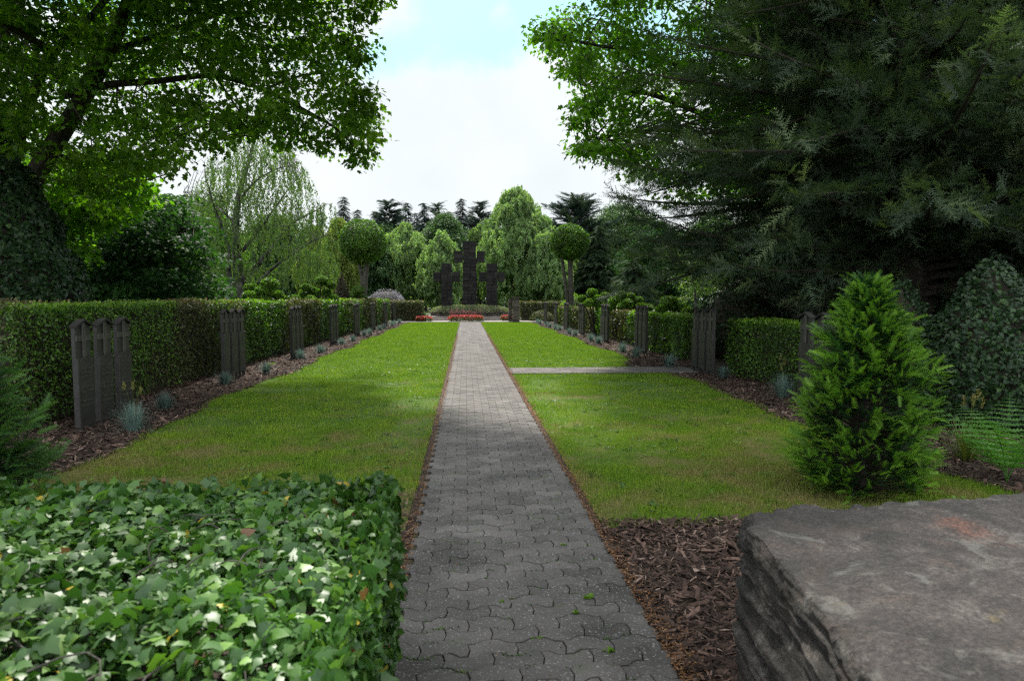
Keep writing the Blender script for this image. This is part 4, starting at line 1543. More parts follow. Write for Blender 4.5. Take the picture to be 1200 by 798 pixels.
# pillar
xp = P(604, 350, 43.2)[0]
t = thing('stone_pillar', (xp, 43.2, 0), 'square dark masonry pillar at the right end of the far lawn', 'pillar')
mb = MB()
masonry(mb, (-.19, -.28, 0), (.25, .28, 1.55), .20, .5, .012, 3)
mb.build('shaft', M['sandstone'], t)
mb = MB()
masonry(mb, (-.44, .05, 0), (-.20, .5, 1.48), .20, .4, .012, 9)
mb.build('buttress', M['sandstone'], t)
mb = MB()
mb.box((-.22, -.31, 1.56), (.28, .31, 1.62), .5)
mb.build('cap_stone', M['sandstone'], t)


# ------------------------------------------------------------------ trees
def limb(mb, pts, r0, r1, sides=8, wob=.0):
    pts = np.asarray(pts, float)
    u = np.linspace(0, 1, len(pts))
    k = max(6, len(pts) * 4)
    uu = np.linspace(0, 1, k)
    # smooth through the control points
    q = np.stack([np.interp(uu, u, pts[:, i]) for i in range(3)], -1)
    for _ in range(3):
        q[1:-1] = (q[:-2] + 2 * q[1:-1] + q[2:]) / 4
    if wob:
        q[1:-1] += rng.normal(0, wob, q[1:-1].shape)
    mb.tube(q, r0 + (r1 - r0) * uu ** .8, sides)
    return q


def inside(poly, x, y):
    poly = np.asarray(poly, float)
    r = np.zeros(len(x), bool)
    j = len(poly) - 1
    for i in range(len(poly)):
        xi, yi = poly[i]
        xj, yj = poly[j]
        c = ((yi > y) != (yj > y)) & (x < (xj - xi) * (y - yi) / (yj - yi + 1e-12) + xi)
        r ^= c
        j = i
    return r


def crown_points(poly, d0, d1, n):
    """clump centres filling a crown volume; poly bounds it as seen from the entrance"""
    poly = np.asarray(poly, float)
    lo, hi = poly.min(0), poly.max(0)
    out = []
    while len(out) < n:
        m = n * 2
        x = rng.uniform(lo[0], hi[0], m)
        y = rng.uniform(lo[1], hi[1], m)
        ok = inside(poly, x, y)
        for a, b in zip(x[ok], y[ok]):
            # spread evenly in depth, denser with distance squared
            d = (rng.uniform(d0 ** 2, d1 ** 2)) ** .5
            out.append(P(a, b, d))
            if len(out) >= n:
                break
    return np.array(out)


def leaf_clumps(mb, ctr, per, rad, size, tmpl, flat=.45, droop=.4, bias=0.0, spreadr=None):
    """leafy sprays: rosettes of leaves on short twigs inside each clump"""
    n = len(ctr)
    c = np.repeat(ctr, per, axis=0)
    m = len(c)
    rr_ = np.repeat(rad * rng.uniform(.6, 1.35, n), per)
    o = rng.normal(0, 1, (m, 3))
    o = nrm(o) * (rng.uniform(0, 1, (m, 1)) ** .45)
    p = c + o * rr_[:, None] * [1, 1, flat]
    d = nrm(o * [1, 1, .3] + rng.normal(0, .55, (m, 3)) - [0, 0, droop])
    nn = rng.normal(0, .55, (m, 3)) + [0, 0, 1]
    tone = np.repeat(rng.normal(0, .16, n), per)
    mb.scatter(tmpl, p, frames(d, nn), size * rng.uniform(.65, 1.25, m), np.clip(.5 + bias + tone + rng.normal(0, .17, m), 0, 1))
    return p


def twigs_to(mb, ctr, nodes, r=.012, maxd=3.0, sag=.12):
    for c in ctr:
        d = np.linalg.norm(nodes - c, axis=1)
        k = int(np.argmin(d + rng.uniform(0, .5, len(d))))
        if d[k] > maxd:
            continue
        a = nodes[k]
        mid = (a + c) / 2 + np.array([0, 0, sag * d[k]]) + rng.normal(0, .06, 3)
        mb.tube([a, (a + mid) / 2 + rng.normal(0, .03, 3), mid, (mid + c) / 2 + [0, 0, .03], c], np.linspace(r * (.6 + .3 * d[k]), r * .3, 5), 5, cap=False)


# --- big oak on the left, its limb reaching over the lawn
def left_oak():
    base = np.array([-9.6, 14.6, 0])
    t = thing('oak_tree', base, 'big dark oak at the left with a long limb reaching over the lawn', 'tree')
    tr = MB()
    nodes = []

    def L(pts, r0, r1, **k):
        q = limb(tr, pts, r0, r1, **k)
        nodes.append(q)
        return q
    L([base, base + [.1, 0, 1.5], base + [.35, .0, 3.2]], .42, .33, sides=12)
    L([base + [.3, 0, 3.0], P(60, 175, 14.4), P(95, 120, 14.2), P(128, 62, 14.0), P(150, 5, 13.7), P(175, -90, 13.3), P(210, -190, 13)], .22, .07, sides=10)
    L([base + [.2, 0, 2.8], P(30, 130, 14.0), P(60, 60, 13.2), P(110, 20, 12.6), P(150, -40, 12.0)], .12, .04)
    L([P(75, 112, 14.2), P(130, 98, 14), P(185, 96, 13.8), P(250, 86, 13.5), P(310, 105, 13.2), P(355, 128, 13), P(395, 150, 12.8), P(418, 175, 12.7)], .085, .014)
    L([P(128, 62, 14.0), P(190, 40, 14.3), P(260, 15, 14.6), P(330, -10, 15), P(400, -5, 15.2)], .075, .015)
    L([P(150, 5, 13.7), P(230, -40, 12.5), P(320, -90, 11.5), P(420, -140, 10.8), P(520, -170, 10.5)], .09, .02)
    L([P(95, 120, 14.2), P(110, 60, 16), P(120, 0, 17.5), P(160, -60, 18.5)], .10, .03)
    L([P(60, 175, 14.4), P(110, 205, 15.5), P(160, 215, 16.2), P(210, 200, 16.8)], .045, .012)
    L([P(60, 60, 13.2), P(10, 30, 11.5), P(-60, 10, 10.5)], .08, .02)
    L([P(250, 86, 13.5), P(280, 130, 13), P(300, 160, 12.8)], .03, .008)
    L([P(310, 105, 13.2), P(360, 85, 13.4), P(410, 90, 13.5)], .03, .008)
    nd = np.concatenate(nodes)
    mb = MB()
    poly = [(-260, 130), (-260, -420), (420, -420), (560, -330), (500, -150), (440, -60), (445, 5), (418, 30), (428, 62), (422, 95), (436, 125), (438, 160), (428, 196), (414, 186), (408, 160), (392, 168), (372, 178), (352, 160),
            (335, 176), (312, 150), (290, 152), (268, 178), (240, 172), (222, 190), (196, 196), (176, 226), (150, 222), (140, 240), (120, 255), (98, 235), (70, 205), (40, 180), (0, 160)]
    c1 = crown_points(poly, 10.5, 17.0, 2700)
    c1 = np.concatenate([c1, crown_points([(-420, -430), (-420, -200), (200, -140), (560, -120), (600, -430)], 6.8, 11.0, 1400), crown_points([(-250, -430), (-250, -240), (600, -240), (600, -430)], 9.0, 13.5, 520)])
    # the heavy limb and the long bough stay bare on their lawn side
    def segd(q, a, b_):
        a, b_ = np.array(a, float), np.array(b_, float)
        ab = b_ - a
        tt_ = np.clip(((q - a) @ ab) / (ab @ ab), 0, 1)
        return np.linalg.norm(q - a - tt_[:, None] * ab, axis=1)
    rel = c1 - np.array([0, 0, H_CAM])
    zc_ = rel @ fw
    q2 = np.stack([600 + F * (rel @ rt) / zc_, 399 - F * (rel @ up) / zc_], -1)
    near_ = c1[:, 1] < 14.6
    bare = np.zeros(len(c1), bool)
    for a_, b_, wd in [((45, 190), (95, 120), 20), ((95, 120), (128, 62), 17), ((128, 62), (150, 5), 12), ((75, 112), (185, 96), 14), ((185, 96), (310, 105), 12), ((310, 105), (395, 150), 8)]:
        bare |= (segd(q2, a_, b_) < wd) & near_
    c1 = c1[~bare]
    leaf_clumps(mb, c1, 58, .48, .112, LOBED, .5, .45)
    # a fringe hanging right along the limb's end
    fr = [P(a, b, rng.uniform(12.4, 13.4)) for a, b in [(420, 190), (428, 178), (412, 172), (432, 160), (424, 145), (400, 160), (380, 168), (372, 152), (404, 138), (428, 128), (416, 112), (432, 108), (345, 150), (330, 166), (300, 148), (425, 20), (432, 5), (410, 45), (420, 70)] for _ in range(2)]
    leaf_clumps(mb, np.array(fr), 36, .26, .105, LOBED, .6, .6)
    mb.build('crown', M['oak'], t, base)
    twigs_to(tr, c1[rng.permutation(len(c1))[:700]], nd, .014, 2.6)
    tr.build('trunk', M['bark'], t, base)


left_oak()


# lighter maple foliage in front / below, under the oak limb
def under_tree(name, base, polys, d0, d1, n, per, rad, size, mat, label, trunk, tm=LOBED, flat=.4, bark=None, bias=0.0):
    t = thing(name, base, label, 'tree')
    base = np.asarray(base, float)
    tr = MB()
    nodes = [limb(tr, pts, r0, r1) for pts, r0, r1 in trunk]
    mb = MB()
    cs = []
    for poly in polys:
        cs.append(crown_points(poly, d0, d1, n // len(polys)))
    c = np.concatenate(cs)
    leaf_clumps(mb, c, per, rad, size, tm, flat, .35, bias)
    mb.build('crown', mat, t, base)
    twigs_to(tr, c[::3], np.concatenate(nodes), .014, 4)
    tr.build('trunk', bark or M['bark'], t, base)


b = P(38, 350, 18.5)
under_tree('maple_tree', (b[0], 18.5, 0), [[(20, 190), (90, 175), (160, 200), (175, 235), (146, 250), (130, 268), (96, 276), (92, 310), (60, 330), (20, 300)]], 16.5, 20.0, 240, 46, .45, .16, M['oak2'],
           'fresh green maple glimpsed between the ivy cone and the dark oak limb', [([(b[0], 18.5, 0), (b[0] + .2, 18.5, 3), (b[0] + .6, 18.5, 6)], .2, .06)])
b = P(150, 350, 24)
under_tree('dark_maple_tree', (b[0], 24, 0), [[(80, 352), (88, 280), (104, 250), (132, 244), (150, 224), (182, 236), (205, 228), (214, 250), (234, 262), (222, 286), (246, 300), (236, 320), (262, 336), (258, 352)]], 20.5, 27.5, 560, 60, .72, .17, M['teal'],
           'dark bluish green spreading tree behind the left hedge', [([(b[0], 24, 0), (b[0] + .1, 24, 2.4), (b[0] + .5, 24, 5)], .28, .08), ([(b[0], 24, 1.8), (b[0] + 1.6, 23.6, 3.2), (b[0] + 2.6, 23, 3.8)], .1, .03)], flat=.24)

# --- bright oak on the right, behind the dark yew
b = np.array([12.5, 24.0, 0])
t = thing('oak_tree', b, 'bright green oak hanging over from the right against the sky', 'tree')
tr = MB()
nodes = [limb(tr, [b, b + [-.3, 0, 4], b + [-.8, 0, 8], b + [-1.2, 0, 12]], .40, .18, sides=10)]
for pts in ([b + [-.4, 0, 5.0], P(800, 150, 21), P(740, 155, 20), P(690, 165, 19.5)], [b + [-.6, 0, 7], P(790, 70, 20.5), P(710, 55, 19.5), P(645, 45, 19)], [b + [-.9, 0, 9.5], P(800, -40, 20), P(720, -60, 18.5), P(620, -110, 17.5)],
            [b + [-.9, 0, 9], P(860, -60, 18), P(800, -130, 15), P(720, -190, 13), P(640, -230, 10.5)], [b + [-.9, 0, 10], P(960, -160, 16), P(900, -230, 12), P(820, -280, 9.5)], [b + [-.6, 0, 6.5], P(770, 110, 20.5), P(720, 105, 20), P(680, 100, 19.5)]):
    nodes.append(limb(tr, pts, .12, .015))
mb = MB()
poly = [(628, 38), (640, 20), (700, 10), (690, -40), (640, -60), (560, -150), (560, -330), (700, -430), (1000, -430), (1000, 200), (800, 240), (770, 205), (742, 212), (733, 190), (700, 182), (672, 188), (676, 160), (700, 150), (672, 140), (678, 118), (700, 100), (660, 88), (650, 68), (640, 55)]
c = np.concatenate([crown_points(poly, 16.5, 24.0, 1700), crown_points([(520, -430), (540, -130), (800, -130), (820, -430)], 7.5, 13.0, 420)])
leaf_clumps(mb, c, 58, .60, .15, LOBED, .5, .5)
fr = np.array([P(a, bb, rng.uniform(18.6, 19.6)) for a, bb in [(630, 42), (640, 45), (652, 62), (648, 40), (668, 40), (690, 60), (662, 80), (680, 86), (668, 145), (680, 146), (690, 160), (676, 178), (688, 176), (700, 170), (716, 178), (726, 190), (742, 205), (690, 130), (700, 120)] for _ in range(2)])
leaf_clumps(mb, fr, 26, .34, .155, LOBED, .6, .6)
mb.build('crown', M['oak2'], t, b)
twigs_to(tr, np.concatenate([c[::2], fr]), np.concatenate(nodes), .02, 4.5)
tr.build('trunk', M['bark'], t, b)


# --- great dark yew on the right
def great_yew(base, H, Rf, n_bough, label, z0=1.7, fs=.62, seed=1, az=None, name='great_yew'):
    base = np.asarray(base, float)
    t = thing(name, base, label, 'conifer')
    tr = MB()
    limb(tr, [base, base + [.1, 0, H * .3], base + [-.05, .1, H * .7], base + [0, 0, H]], .40, .05, sides=12)
    limb(tr, [base + [.3, .2, 0], base + [.75, .3, 2.5], base + [1.1, .5, 6]], .22, .08, sides=10)
    pos, dirs, ups, sz, rv = [], [], [], [], []
    for i in range(n_bough):
        u = (i + rng.uniform(0, 1)) / n_bough
        z = z0 + (H - z0) * u ** 1.15
        a = rng.uniform(0, 2 * PI) if az is None else az[0] + (az[1] - az[0]) * rng.uniform(0, 1)
        L = Rf(z) * rng.uniform(.72, 1.08)
        rise = rng.uniform(.05, .55)
        drop = rng.uniform(.22, .60)
        if z < z0 + 1.2:
            rise, drop = rng.uniform(.15, .3), rng.uniform(.18, .36)
        out = np.array([math.cos(a), math.sin(a), 0])
        side = np.array([-math.sin(a), math.cos(a), 0])
        bend = rng.normal(0, .14)
        uu = np.linspace(0, 1, 9)
        pts = base + out * (L * uu)[:, None] + side * (L * bend * uu * uu)[:, None] + np.stack([0 * uu, 0 * uu, z + L * (rise * uu - drop * uu ** 2 + .16 * uu ** 4)], -1)
        tr.tube(pts, np.linspace(.025 + .012 * L, .008, 9), 6, cap=False)
        # secondary branchlets
        ns = int(L * 7.5)
        for k in range(ns):
            q = .14 + .86 * (k + rng.uniform(0, 1)) / ns
            p = np.array([np.interp(q, uu, pts[:, j]) for j in range(3)])
            s = 1 if k % 2 else -1
            an = math.radians(rng.uniform(35, 68)) * (1.1 - .5 * q)
            d = out * math.cos(an) + side * s * math.sin(an)
            l2 = (.35 + .30 * L * (1 - q)) * rng.uniform(.7, 1.2)
            m = max(2, int(l2 / .20))
            up_t = rng.uniform(-.25, .12)
            for w in range(m):
                v = (w + rng.uniform(.2, 1)) / m
                pp = p + d * l2 * v + np.array([0, 0, l2 * (up_t * v - .12 * v * v)])
                pos.append(pp)
                dd = nrm(d + side * rng.normal(0, .38) + out * rng.normal(.15, .30)) + np.array([0, 0, rng.normal(.12, .42)])
                dirs.append(dd)
                ups.append(np.array([0, 0, 1.0]) + rng.normal(0, .55, 3))
                sz.append(fs * rng.uniform(.6, 1.15))
                rv.append(np.clip(rng.beta(2, 2.6) + (.12 if q > .8 else 0), 0, 1))
        pos.append(pts[-1])
        dirs.append(pts[-1] - pts[-2])
        ups.append(np.array([0, 0, 1.0]))
        sz.append(fs)
        rv.append(.6)
    mb = MB()
    mb.scatter(FROND, np.array(pos), frames(np.array(dirs), np.array(ups)), np.array(sz), np.array(rv))
    mb.build('foliage', M['yew'], t, base)
    tr.build('trunk', M['bark'], t, base)
    return len(pos)


n1 = great_yew((9.0, 13.4, 0), 13.5, lambda z: float(np.interp(z, [1.5, 2.2, 3.2, 4.5, 6, 8, 11, 13.5], [4.2, 5.3, 5.9, 5.4, 4.6, 3.8, 2.4, .6])), 320, 'huge dark yew on the right sweeping out over the hedge', z0=1.5, fs=.52)
n2 = great_yew((13.2, 14.5, 0), 12.5, lambda z: float(np.interp(z, [1.5, 3, 6, 12.5], [4.4, 5.0, 4.2, .8])), 130, 'second dark yew at the right edge behind the glossy cone', z0=.9, fs=.62)
print('yew fronds', n1, n2)


# --- background trees
def strands(mb, tops, length, size, per, rndb=.5, sway=.10):
    """weeping twigs hung with leaves"""
    n = len(tops)
    L = length * rng.uniform(.5, 1.2, n)
    dirx = rng.normal(0, sway, (n, 2))
    u = rng.uniform(0, 1, (n, per))
    p = np.repeat(tops, per, axis=0)
    uu = u.ravel()
    LL = np.repeat(L, per)
    dx = np.repeat(dirx, per, axis=0)
    p = p + np.stack([dx[:, 0] * LL * uu ** .6, dx[:, 1] * LL * uu ** .6, -LL * uu], -1) + rng.normal(0, size * .35, (len(p), 3))
    m = len(p)
    d = rng.normal(0, .5, (m, 3)) + [0, 0, -1]
    tone = np.repeat(rng.normal(0, .16, n), per)
    mb.scatter(LEAF, p, frames(d, rdir(m)), size * rng.uniform(.7, 1.3, m), np.clip(rndb + tone + rng.normal(0, .16, m), 0, 1))


def ellipsoid_pts(n, c, r, hollow=.55):
    d = rdir(n)
    q = (hollow ** 3 + (1 - hollow ** 3) * rng.uniform(0, 1, n)) ** (1 / 3)
    return np.asarray(c) + d * q[:, None] * np.asarray(r)


def bg_tree(kind, px, py_top, hw_px, Y, label, mat, leaf, n=300, per=60, py_bot=346, name=None, cat='tree', trunk_r=.2, bark=None, dens=1.0, group='trees standing behind the memorial', rounded=False):
    base = P(px, 350, Y)
    base = np.array([base[0], Y, 0])
    zt = P(px, py_top, Y)[2]
    zb = max(.15, P(px, py_bot, Y)[2])
    R = hw_px * Y / F
    t = thing(name or kind, base, label, cat, group)
    tr = MB()
    limb(tr, [base, base + [rng.normal(0, .1), 0, zt * .4], base + [rng.normal(0, .2), 0, zt * .92]], trunk_r, .03, wob=.02)
    mb = MB()
    hgt = zt - zb
    if kind in ('spruce_tree', 'pine_tree'):
        pos, dirs, sz = [], [], []
        R *= 1.2 if kind == 'spruce_tree' else 1.35
        wh = int(hgt / (.30 if kind == 'spruce_tree' else .42))
        for k in range(wh):
            u = k / wh
            z = zb + hgt * u
            if z < zb + hgt * .25 and Y > 80:
                continue
            if kind == 'spruce_tree':
                r = R * (1 - u) ** .85 + .12
                m = int(7 + r * 5)
            else:
                r = R * (math.sin(PI * min(1, .25 + .75 * u)) ** .7) * rng.uniform(.45, 1.15) + .15
                m = int(5 + r * 3)
            for j in range(m):
                a = rng.uniform(0, 2 * PI)
                l = r * rng.uniform(.6, 1.15)
                dn = -.22 if kind == 'spruce_tree' else .22
                out = np.array([math.cos(a), math.sin(a), 0])
                if kind == 'spruce_tree':
                    tr.tube([base + [0, 0, z], base + out * l * .9 + [0, 0, z + dn * l * .9]], [.03, .01], 4, cap=False)
                else:
                    tr.tube([base + [0, 0, z - .3], base + out * l * .9 + [0, 0, z + dn * l * .9]], [.05, .015], 4, cap=False)
                s0 = .72 if kind == 'spruce_tree' else 1.0
                for q in np.arange(.3, 1.01, s0 * .42 / max(l, .2)):
                    for s in (-1, 1):
                        pos.append(base + out * l * q + [0, 0, z + dn * l * q + rng.normal(0, .08)])
                        sd = np.array([-out[1], out[0], 0]) * s * rng.uniform(.1, .9)
                        dirs.append(out + sd + [0, 0, rng.normal(dn + (.2 if kind == 'pine_tree' else -.1), .2)])
                        sz.append(s0 * rng.uniform(.6, 1.1) * (1.2 if kind == 'pine_tree' else 1.0))
        pos, dirs = np.array(pos), np.array(dirs)
        sp = spray(8, nl=.36, ang=60, w=.15, droop=.2, taper=.4, flat=False)
        mb.scatter(sp, pos, frames(dirs, np.tile([0, 0, 1.0], (len(pos), 1)) + rng.normal(0, .4, (len(pos), 3))), np.array(sz), rng.beta(2, 2.3, len(pos)))
    else:
        c = np.array([base[0], Y, zb + hgt * .5])
        # lumpy crown: many lobes on a spiral
        lobes = []
        nl = 26
        for k in range(nl):
            u = (k + .5) / nl
            z = zb + hgt * (.06 + .88 * u)
            prof = math.sin(PI * (.22 + .76 * u)) ** .8 if kind != 'birch_tree' or rounded else min(1, .72 + 1.2 * u) * (1 - max(0, u - .3) / .7 * .74)
            a = k * 2.4 + rng.uniform(-.5, .5)
            lr = max(.55, R * prof * rng.uniform(.34, .50))
            rr_ = max(0, R * prof * rng.uniform(.85, 1.1) - lr)
            lobes.append(((base[0] + math.cos(a) * rr_, Y + math.sin(a) * rr_, z), (lr, lr, lr * rng.uniform(.55, .85))))
        lobes.append(((base[0], Y, zt - R * .25), (R * .22, R * .22, R * .28)))
        pts = np.concatenate([ellipsoid_pts(int(n * 1.5 / nl) + 1, c_, r_) for c_, r_ in lobes])
        pts[:, 2] = np.clip(pts[:, 2], zb, zt)
        if kind == 'weeping_tree' or kind == 'birch_tree':
            strands(mb, pts, .95 if kind == 'birch_tree' else hgt * .22, leaf, per, .5, .35 if kind == 'birch_tree' else .12)
        else:
            leaf_clumps(mb, pts, per, R * .16 + .2, leaf, LEAF, .55, .4)
        for c_, r_ in lobes[::2]:
            tr.tube([base + [0, 0, max(.4, c_[2] * .45)], (base + np.array(c_)) / 2 + [0, 0, c_[2] * .18], np.array(c_)], [trunk_r * .5, trunk_r * .3, .03], 5, cap=False)
    mb.build('crown', mat, t, base)
    tr.build('trunk', bark or M['bark'], t, base)
    return t


# light green birches and willows behind the crosses
bg_tree('birch_tree', 476, 258, 46, 62, 'rounded pale green tree behind the left cross hedge', M['birch'], .20, 760, 44, rounded=True)
bg_tree('birch_tree', 518, 268, 32, 58, 'small light birch just left of the tall cross', M['birch'], .19, 480, 44, bark=M['bark_birch'], rounded=True)
bg_tree('birch_tree', 606, 217, 68, 66, 'tallest pale green birch right of the crosses', M['birch'], .21, 1500, 48, bark=M['bark_birch'], trunk_r=.25)
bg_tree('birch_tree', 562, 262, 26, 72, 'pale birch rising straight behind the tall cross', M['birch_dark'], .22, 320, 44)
bg_tree('birch_tree', 640, 270, 36, 62, 'pale birch foliage between the tallest birch and the right topiary', M['birch'], .2, 340, 44)
bg_tree('weeping_tree', 398, 252, 30, 54, 'yellow green weeping willow left of the left ball topiary', M['willow'], .19, 300, 54, name='weeping_willow', trunk_r=.3)
bg_tree('weeping_tree', 372, 262, 26, 58, 'second yellow green willow behind the weeping birch', M['willow'], .2, 260, 54, name='weeping_willow', trunk_r=.3)
bg_tree('broad_tree', 440, 285, 26, 60, 'dull green bush tree between the left topiary and pale round tree', M['broad'], .22, 220, 50)
# dark conifers on the skyline
for px, pt, hw, Y, kd, lb in [(404, 229, 13, 88, 'spruce_tree', 'dark spruce on the skyline just left of the left topiary'), (456, 234, 17, 86, 'pine_tree', 'broad dark pine on the skyline right of the left topiary'),
                              (478, 236, 13, 90, 'spruce_tree', 'narrow dark spruce next right of the broad skyline pine'), (498, 236, 16, 86, 'spruce_tree', 'middle dark spruce of the skyline row left of the tall cross'),
                              (513, 238, 8, 92, 'pine_tree', 'thin dark pine poking up right of the middle spruce'), (541, 231, 15, 88, 'spruce_tree', 'pointed dark spruce straight above the tall cross'),
                              (561, 235, 12, 92, 'pine_tree', 'thin dark pine between the pointed spruce and tallest birch'), (574, 246, 11, 94, 'spruce_tree', 'low dark spruce touching the tallest birch on its left'), (467, 246, 15, 95, 'spruce_tree', 'low dark spruce between the broad skyline pine and narrow spruce'), (488, 248, 14, 96, 'spruce_tree', 'low dark spruce between the narrow and middle skyline spruces'), (527, 247, 15, 96, 'spruce_tree', 'low dark spruce just left of the pointed skyline spruce'), (551, 246, 13, 96, 'spruce_tree', 'low dark spruce just right of the pointed skyline spruce'), (441, 247, 14, 95, 'spruce_tree', 'low dark spruce just right of the left ball topiary crown'), (420, 244, 12, 97, 'spruce_tree', 'dark spruce top just above the left ball topiary crown'),
                              (673, 227, 34, 74, 'pine_tree', 'tall dark pine behind the right ball topiary'), (700, 262, 34, 66, 'spruce_tree', 'dark spruce below and right of the tall pine'),
                              (655, 262, 20, 80, 'spruce_tree', 'grey green spruce between birch and tall pine'), (742, 300, 26, 48, 'spruce_tree', 'grey green column conifer under the yew boughs')]:
    bg_tree(kd, px, pt, hw, Y, lb, M['spruce'] if Y > 70 else M['green_spruce'], .2, trunk_r=.22)
bg_tree('broad_tree', 522, 251, 44, 80, 'dark rounded broadleaf filling the skyline behind the tall cross', M['broad'], .28, 420, 56)
bg_tree('broad_tree', 575, 262, 40, 82, 'dark broadleaf between the skyline spruces and tallest birch', M['broad'], .28, 320, 56)
bg_tree('broad_tree', 452, 262, 40, 84, 'dark broadleaf under the broad skyline pine', M['broad'], .28, 320, 56)
bg_tree('broad_tree', 728, 240, 74, 78, 'green broadleaf behind the tips of the great yew', M['broad'], .26, 800, 56)
bg_tree('broad_tree', 1030, -150, 190, 26, 'tall dark broadleaf filling the sky behind the great yew', M['teal'], .19, 1100, 60, trunk_r=.35)
bg_tree('broad_tree', 770, 262, 50, 58, 'bluish green broadleaf in the gap under the yew', M['teal'], .25, 420, 56)
bg_tree('broad_tree', 835, 250, 56, 46, 'dull green broadleaf under the yew boughs', M['broad'], .22, 420, 56)
bg_tree('broad_tree', 868, 300, 30, 30, 'bright leafy tree glowing through under the yew', M['lime'], .16, 260, 50)
bg_tree('broad_tree', 960, 290, 60, 27, 'fresh green tree behind the shaded right hedge', M['oak2'], .17, 460, 50)
bg_tree('broad_tree', 1100, 240, 90, 30, 'green tree deep behind the second dark yew', M['broad'], .18, 500, 50)
bg_tree('broad_tree', 240, 235, 60, 60, 'sunny green tree behind the weeping birch', M['oak2'], .25, 500, 56)
bg_tree('broad_tree', 330, 255, 60, 74, 'green tree far behind the weeping birch', M['broad'], .27, 420, 56)
bg_tree('broad_tree', 130, 200, 80, 48, 'green tree far behind the dark spreading maple', M['oak2'], .24, 500, 56)
bg_tree('broad_tree', 20, 170, 80, 42, 'green tree far behind the tall ivy cone', M['broad'], .24, 460, 56)


# weeping birch, left of centre
def weeping_birch():
    Y = 40.0
    b = P(283, 350, Y)
    base = np.array([b[0], Y, 0])
    t = thing('weeping_birch', base, 'weeping birch with forked pale trunk standing behind the left hedge', 'tree')
    tr = MB()
    nodes = []

    def L(pix, r0, r1, dy=0):
        q = limb(tr, [P(a, c_, Y + dy * i) for i, (a, c_) in enumerate(pix)], r0, r1, sides=7, wob=.01)
        nodes.append(q)
    L([(285, 375), (284, 345), (279, 318), (277, 290), (276, 260), (280, 225), (292, 190), (300, 155)], .42, .07)
    L([(281, 375), (273, 345), (268, 320), (270, 295), (262, 270), (250, 240), (240, 205)], .20, .03, -.25)
    L([(284, 340), (295, 318), (312, 300), (322, 285), (335, 268), (352, 255), (372, 246)], .20, .04, .3)
    L([(285, 348), (300, 335), (318, 315), (340, 300), (362, 285), (385, 275)], .13, .025, -.3)
    L([(283, 295), (300, 275), (318, 250), (335, 225), (352, 205)], .12, .02, .4)
    L([(276, 262), (258, 245), (236, 232), (215, 225)], .08, .02, .35)
    L([(278, 240), (295, 215), (318, 200), (345, 192)], .08, .02, -.4)
    L([(372, 246), (385, 238), (392, 245)], .025, .008, 0)
    nd = np.concatenate(nodes)
    mb = MB()
    # hanging twigs from points near the outer limbs
    tops = []
    poly = [(205, 262), (222, 240), (214, 222), (238, 206), (244, 178), (262, 172), (270, 150), (300, 140), (322, 160), (340, 158), (346, 186), (372, 200), (360, 222), (378, 240), (372, 262), (392, 280), (360, 300), (300, 280), (230, 300)]
    tops = crown_points(poly, 37.0, 43.5, 780)
    strands(mb, tops, 1.5, .115, 46, .5, .22)
    low = crown_points([(205, 290), (260, 300), (330, 300), (392, 275), (396, 310), (330, 325), (215, 325)], 37, 43.5, 260)
    strands(mb, low, 1.3, .115, 40, .55, .2)
    end = np.array([P(a, c_, Y + rng.uniform(-.5, .5)) for a, c_ in [(372, 243), (380, 238), (388, 238), (393, 243), (366, 250), (376, 242)] for _ in range(4)])
    strands(mb, end, 1.5, .11, 34, .5, .06)
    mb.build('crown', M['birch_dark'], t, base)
    twigs_to(tr, tops[::2], nd, .012, 3.0, .25)
    tr.build('trunk', M['bark_birch'], t, base)


weeping_birch()

# pale stems under the yew
b = P(816, 350, 34)
under_tree('birch_tree', (b[0], 34, 0), [[(800, 350), (800, 300), (840, 290), (845, 345)]], 33, 36, 60, 40, .5, .14, M['birch_dark'], 'young pale stemmed birch seen under the yew',
           [([(b[0], 34, 0), P(815, 345, 34), P(811, 320, 34), P(808, 300, 34)], .08, .03), ([P(817, 352, 34), P(824, 335, 34), P(828, 310, 34)], .06, .02)], LEAF, .5, M['bark_birch'])

for k, (x_, y_, h_, r_, lb) in enumerate([(7.2, 17.5, 2.0, 1.3, 'dark laurel like shrub under the yew just past the shaded hedge'), (9.6, 16.2, 2.3, 1.5, 'broad dark shrub under the middle of the great yew'),
                                         (12.2, 12.4, 2.6, 1.6, 'dark shrub behind the glossy cone'), (8.2, 9.6, 1.9, 1.0, 'low dark shrub behind the shaded right hedge'),
                                         (9.4, 21.5, 2.4, 1.6, 'dark shrub deep in the gap under the yew boughs'), (15.5, 17.5, 3.0, 2.0, 'large dark shrub far right under the second yew'), (11.5, 27, 2.6, 2.0, 'dark shrub beyond the great yew trunk')]):
    clipped_cone('laurel_shrub', (x_, y_, 0), h_, egg(r_), 5200, .085, [M['dark_ivy'], M['twig']], LEAF_ROUND, lb, bumpy=.35, spread=1.6, group='dark shrubs under the yews')

